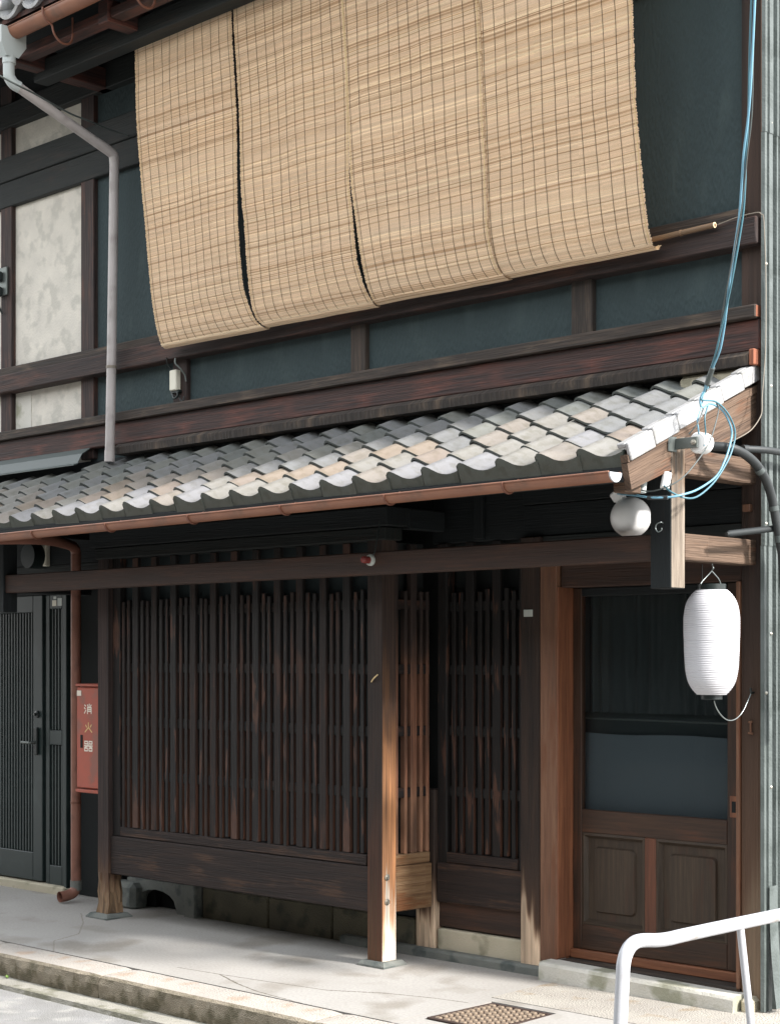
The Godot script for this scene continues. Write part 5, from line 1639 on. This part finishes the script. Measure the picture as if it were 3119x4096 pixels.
	# weeds in the kerb joint
	for q in [[-8.16, 1.505, "small green weed in the kerb foot at the left edge", 1.0], [-8.02, 1.51, "tiny yellow green weed right of the larger one at the kerb foot", 0.6]]:
		var w := thing("weed", q[2], "plant", V(q[0], -0.26, q[1]), "weeds at the kerb foot")
		for i in 9:
			var a := rng.randf() * TAU
			var l: float = rng.randf_range(0.02, 0.045) * q[3]
			var dir := V(cos(a), rng.randf_range(0.6, 1.6), sin(a)).normalized()
			var side := dir.cross(Vector3.UP).normalized() * l * 0.28
			var p := V(q[0], -0.258, q[1])
			var b := Mb.new()
			b.quad(p, p + dir * l * 0.6 + side, p + dir * l, p + dir * l * 0.6 - side)
			put("leaf", b, M.leaf, w)

func extinguisher_box() -> void:
	var x0 := -9.232
	var x1 := -8.945
	var y0 := 0.632
	var y1 := 1.345
	var t := thing("extinguisher_box", "red fire extinguisher cabinet with white characters beside the lattice window", "cabinet", V(-9.09, 0.63, 0.1))
	put("cabinet", bx(V(x0, y0, -0.055), V(x1, y1, 0.175), 0.008, 1), M.red_box, t)
	put("cabinet_door", bx(V(x0 + 0.004, y0 + 0.03, 0.176), V(x1 - 0.004, y1 - 0.025, 0.200), 0.006, 1), M.red_box, t)
	put("lip", bx(V(x0 - 0.003, y0, 0.17), V(x1 + 0.003, y0 + 0.022, 0.206), 0.004, 0), M.red_box, t)
	put("lip", bx(V(x0 - 0.003, y1 - 0.018, 0.17), V(x1 + 0.003, y1, 0.206), 0.004, 0), M.red_box, t)
	for y in [0.72, 1.24]:
		put("hinge", tb([V(x1 - 0.006, y, 0.203), V(x1 - 0.006, y + 0.05, 0.203)], 0.005, 8), M.copper_dark, t)
	put("keyhole", bx(V(-9.184, 0.925, 0.2005), V(-9.158, 1.010, 0.2025), 0.001, 1), M.recess, t)
	put("sticker", bx(V(-9.222, 1.265, 0.2005), V(-9.175, 1.300, 0.202), 0.0), M.letter_white, t)
	var glyphs := [
		[[.08, .12, .2, .22], [.04, .38, .16, .48], [.05, .92, .22, .6], [.6, .02, .6, .3], [.4, .1, .47, .25], [.82, .1, .73, .25], [.4, .35, .4, .95], [.4, .35, .82, .35], [.82, .35, .82, .93], [.4, .53, .82, .53], [.4, .71, .82, .71]],
		[[.2, .28, .3, .48], [.84, .24, .7, .46], [.5, .05, .5, .5], [.5, .5, .12, .95], [.5, .5, .9, .95]],
		[[.08, .05, .42, .05], [.08, .28, .42, .28], [.08, .05, .08, .28], [.42, .05, .42, .28], [.58, .05, .92, .05], [.58, .28, .92, .28], [.58, .05, .58, .28], [.92, .05, .92, .28], [.04, .47, .96, .47], [.5, .3, .42, .5], [.42, .5, .06, .66], [.55, .5, .94, .66], [.08, .7, .42, .7], [.08, .95, .42, .95], [.08, .7, .08, .95], [.42, .7, .42, .95], [.58, .7, .92, .7], [.58, .95, .92, .95], [.58, .7, .58, .95], [.92, .7, .92, .95]]]
	var ys := [1.180, 1.060, 0.938]
	for g in 3:
		var b := Mb.new()
		var sx := 0.098
		var sy := 0.068
		var w := 0.0042
		var n := 0
		for s in glyphs[g]:
			var a := Vector2(-9.096 + (s[0] - 0.5) * sx, ys[g] + (0.5 - s[1]) * sy)
			var c := Vector2(-9.096 + (s[2] - 0.5) * sx, ys[g] + (0.5 - s[3]) * sy)
			var d := (c - a).normalized()
			a -= d * w * 0.5
			c += d * w * 0.5
			var o := Vector2(-d.y, d.x) * w
			var z := 0.2008 + n * 0.00004
			b.quad(V(a.x - o.x, a.y - o.y, z), V(c.x - o.x, c.y - o.y, z), V(c.x + o.x, c.y + o.y, z), V(a.x + o.x, a.y + o.y, z))
			n += 1
		put("character", b, M.letter_gold if g == 1 else M.letter_white, t)

func handrail() -> void:
	var t := thing("handrail", "white painted tube handrail in the lower right foreground before the door", "handrail", V(-3.2, -0.2, 1.9))
	put("rail", tb([V(-3.2, -0.28, 2.425), V(-3.2, 0.20, 2.397), V(-3.2, 0.48, 2.376), V(-3.2, 0.545, 2.368), V(-3.2, 0.583, 2.345), V(-3.2, 0.601, 2.305), V(-3.2, 0.600, 2.25), V(-3.2, 0.593, 2.19), V(-3.2, 0.590, 2.12), V(-3.2, 0.592, 2.0), V(-3.2, 0.595, 1.44), V(-3.2, 0.597, 0.55), V(-3.2, 0.58, 0.47), V(-3.2, 0.53, 0.43), V(-3.2, 0.45, 0.42), V(-3.2, -0.12, 0.40)], 0.0225, 18, 6), M.white_paint, t)
	put("post", tb([V(-3.2, 0.585, 1.702), V(-3.2, -0.15, 1.560)], 0.0135, 14), M.white_paint, t)
	put("post", tb([V(-3.2, 0.585, 1.05), V(-3.2, -0.14, 0.98)], 0.0135, 14), M.white_paint, t)

func grate() -> void:
	var t := thing("drain_grate", "rusty cast iron drain grate set in the pavement by the door step", "grate", V(-5.04, -0.12, 0.89))
	var y := pave_y(0.9) + 0.002
	var x0 := -5.228
	var x1 := -4.852
	var z0 := 0.662
	var z1 := 1.113
	var tilt := Transform3D(Basis(Vector3(1, 0, 0), 0.026), Vector3.ZERO)
	for q in [[x0, x1, z0, z0 + 0.02], [x0, x1, z1 - 0.02, z1], [x0, x0 + 0.02, z0 + 0.0205, z1 - 0.0205], [x1 - 0.02, x1, z0 + 0.0205, z1 - 0.0205]]:
		put("frame_bar", bx(V(q[0], y - 0.06, q[2]), V(q[1], y + 0.001, q[3]), 0.003), M.rust_iron, t)
	put("bed", bx(V(x0 + 0.02, y - 0.05, z0 + 0.02), V(x1 - 0.02, y - 0.006, z1 - 0.02), 0.0), M.rust_iron, t)
	var lug := Mb.new()
	box(lug, V(-0.0165, -0.010, -0.0115), V(0.0165, 0.006, 0.0115), 0.005, 0)
	var mesh := ArrayMesh.new()
	lug.surface(mesh, M.worn_iron)
	for i in 7:
		for j in 11:
			var p := V(x0 + 0.040 + i * 0.0493 + (j % 2) * 0.0, y - 0.0025, z0 + 0.040 + j * 0.0371)
			piece("lug", mesh, null, t, Transform3D(Basis(Vector3(0, 1, 0), rng.randf_range(-0.05, 0.05)), p + V(rng.randf_range(-0.002, 0.002), rng.randf_range(-0.0015, 0.001), 0)))

func step_stone() -> void:
	var t := thing("door_step", "pale concrete door step with a white worn top below the sliding door", "step", V(-4.8, -0.1, 0.06))
	var b := Mb.new()
	var nx := 26
	var f := FastNoiseLite.new()
	f.seed = 17
	f.frequency = 4.0
	var rows := [[-0.012, -0.05], [-0.012, 0.095], [-0.016, 0.112], [-0.030, 0.121], [-0.06, 0.122], [-0.14, 0.126]]
	var pt := func(i: int, j: int) -> Vector3:
		var x := lerpf(-5.386, -4.250, float(i) / nx)
		var n := f.get_noise_2d(x * 3.0, j * 2.0) * (0.003 if j < 4 else 0.006)
		return V(x, rows[j][0] - (x + 5.386) * 0.018 + n * 0.5, rows[j][1] + n)
	for i in nx:
		for j in rows.size() - 1:
			b.quad(pt.call(i, j + 1), pt.call(i + 1, j + 1), pt.call(i + 1, j), pt.call(i, j))
	for e in [0, nx]:
		for j in rows.size() - 1:
			var a: Vector3 = pt.call(e, j)
			var c: Vector3 = pt.call(e, j + 1)
			b.quad_out([a, c, V(c.x, -0.14, -0.05), V(a.x, -0.14, -0.05)], V(-1 if e == 0 else 1, 0, 0), [Vector2.ZERO, Vector2.ZERO, Vector2.ZERO, Vector2.ZERO])
	put("step_block", b, M.white_step, t)
	put("mortar_lump", bx(V(-4.245, -0.13, -0.02), V(-4.185, -0.04, 0.08), 0.02, 1), M.pale_stone, t)
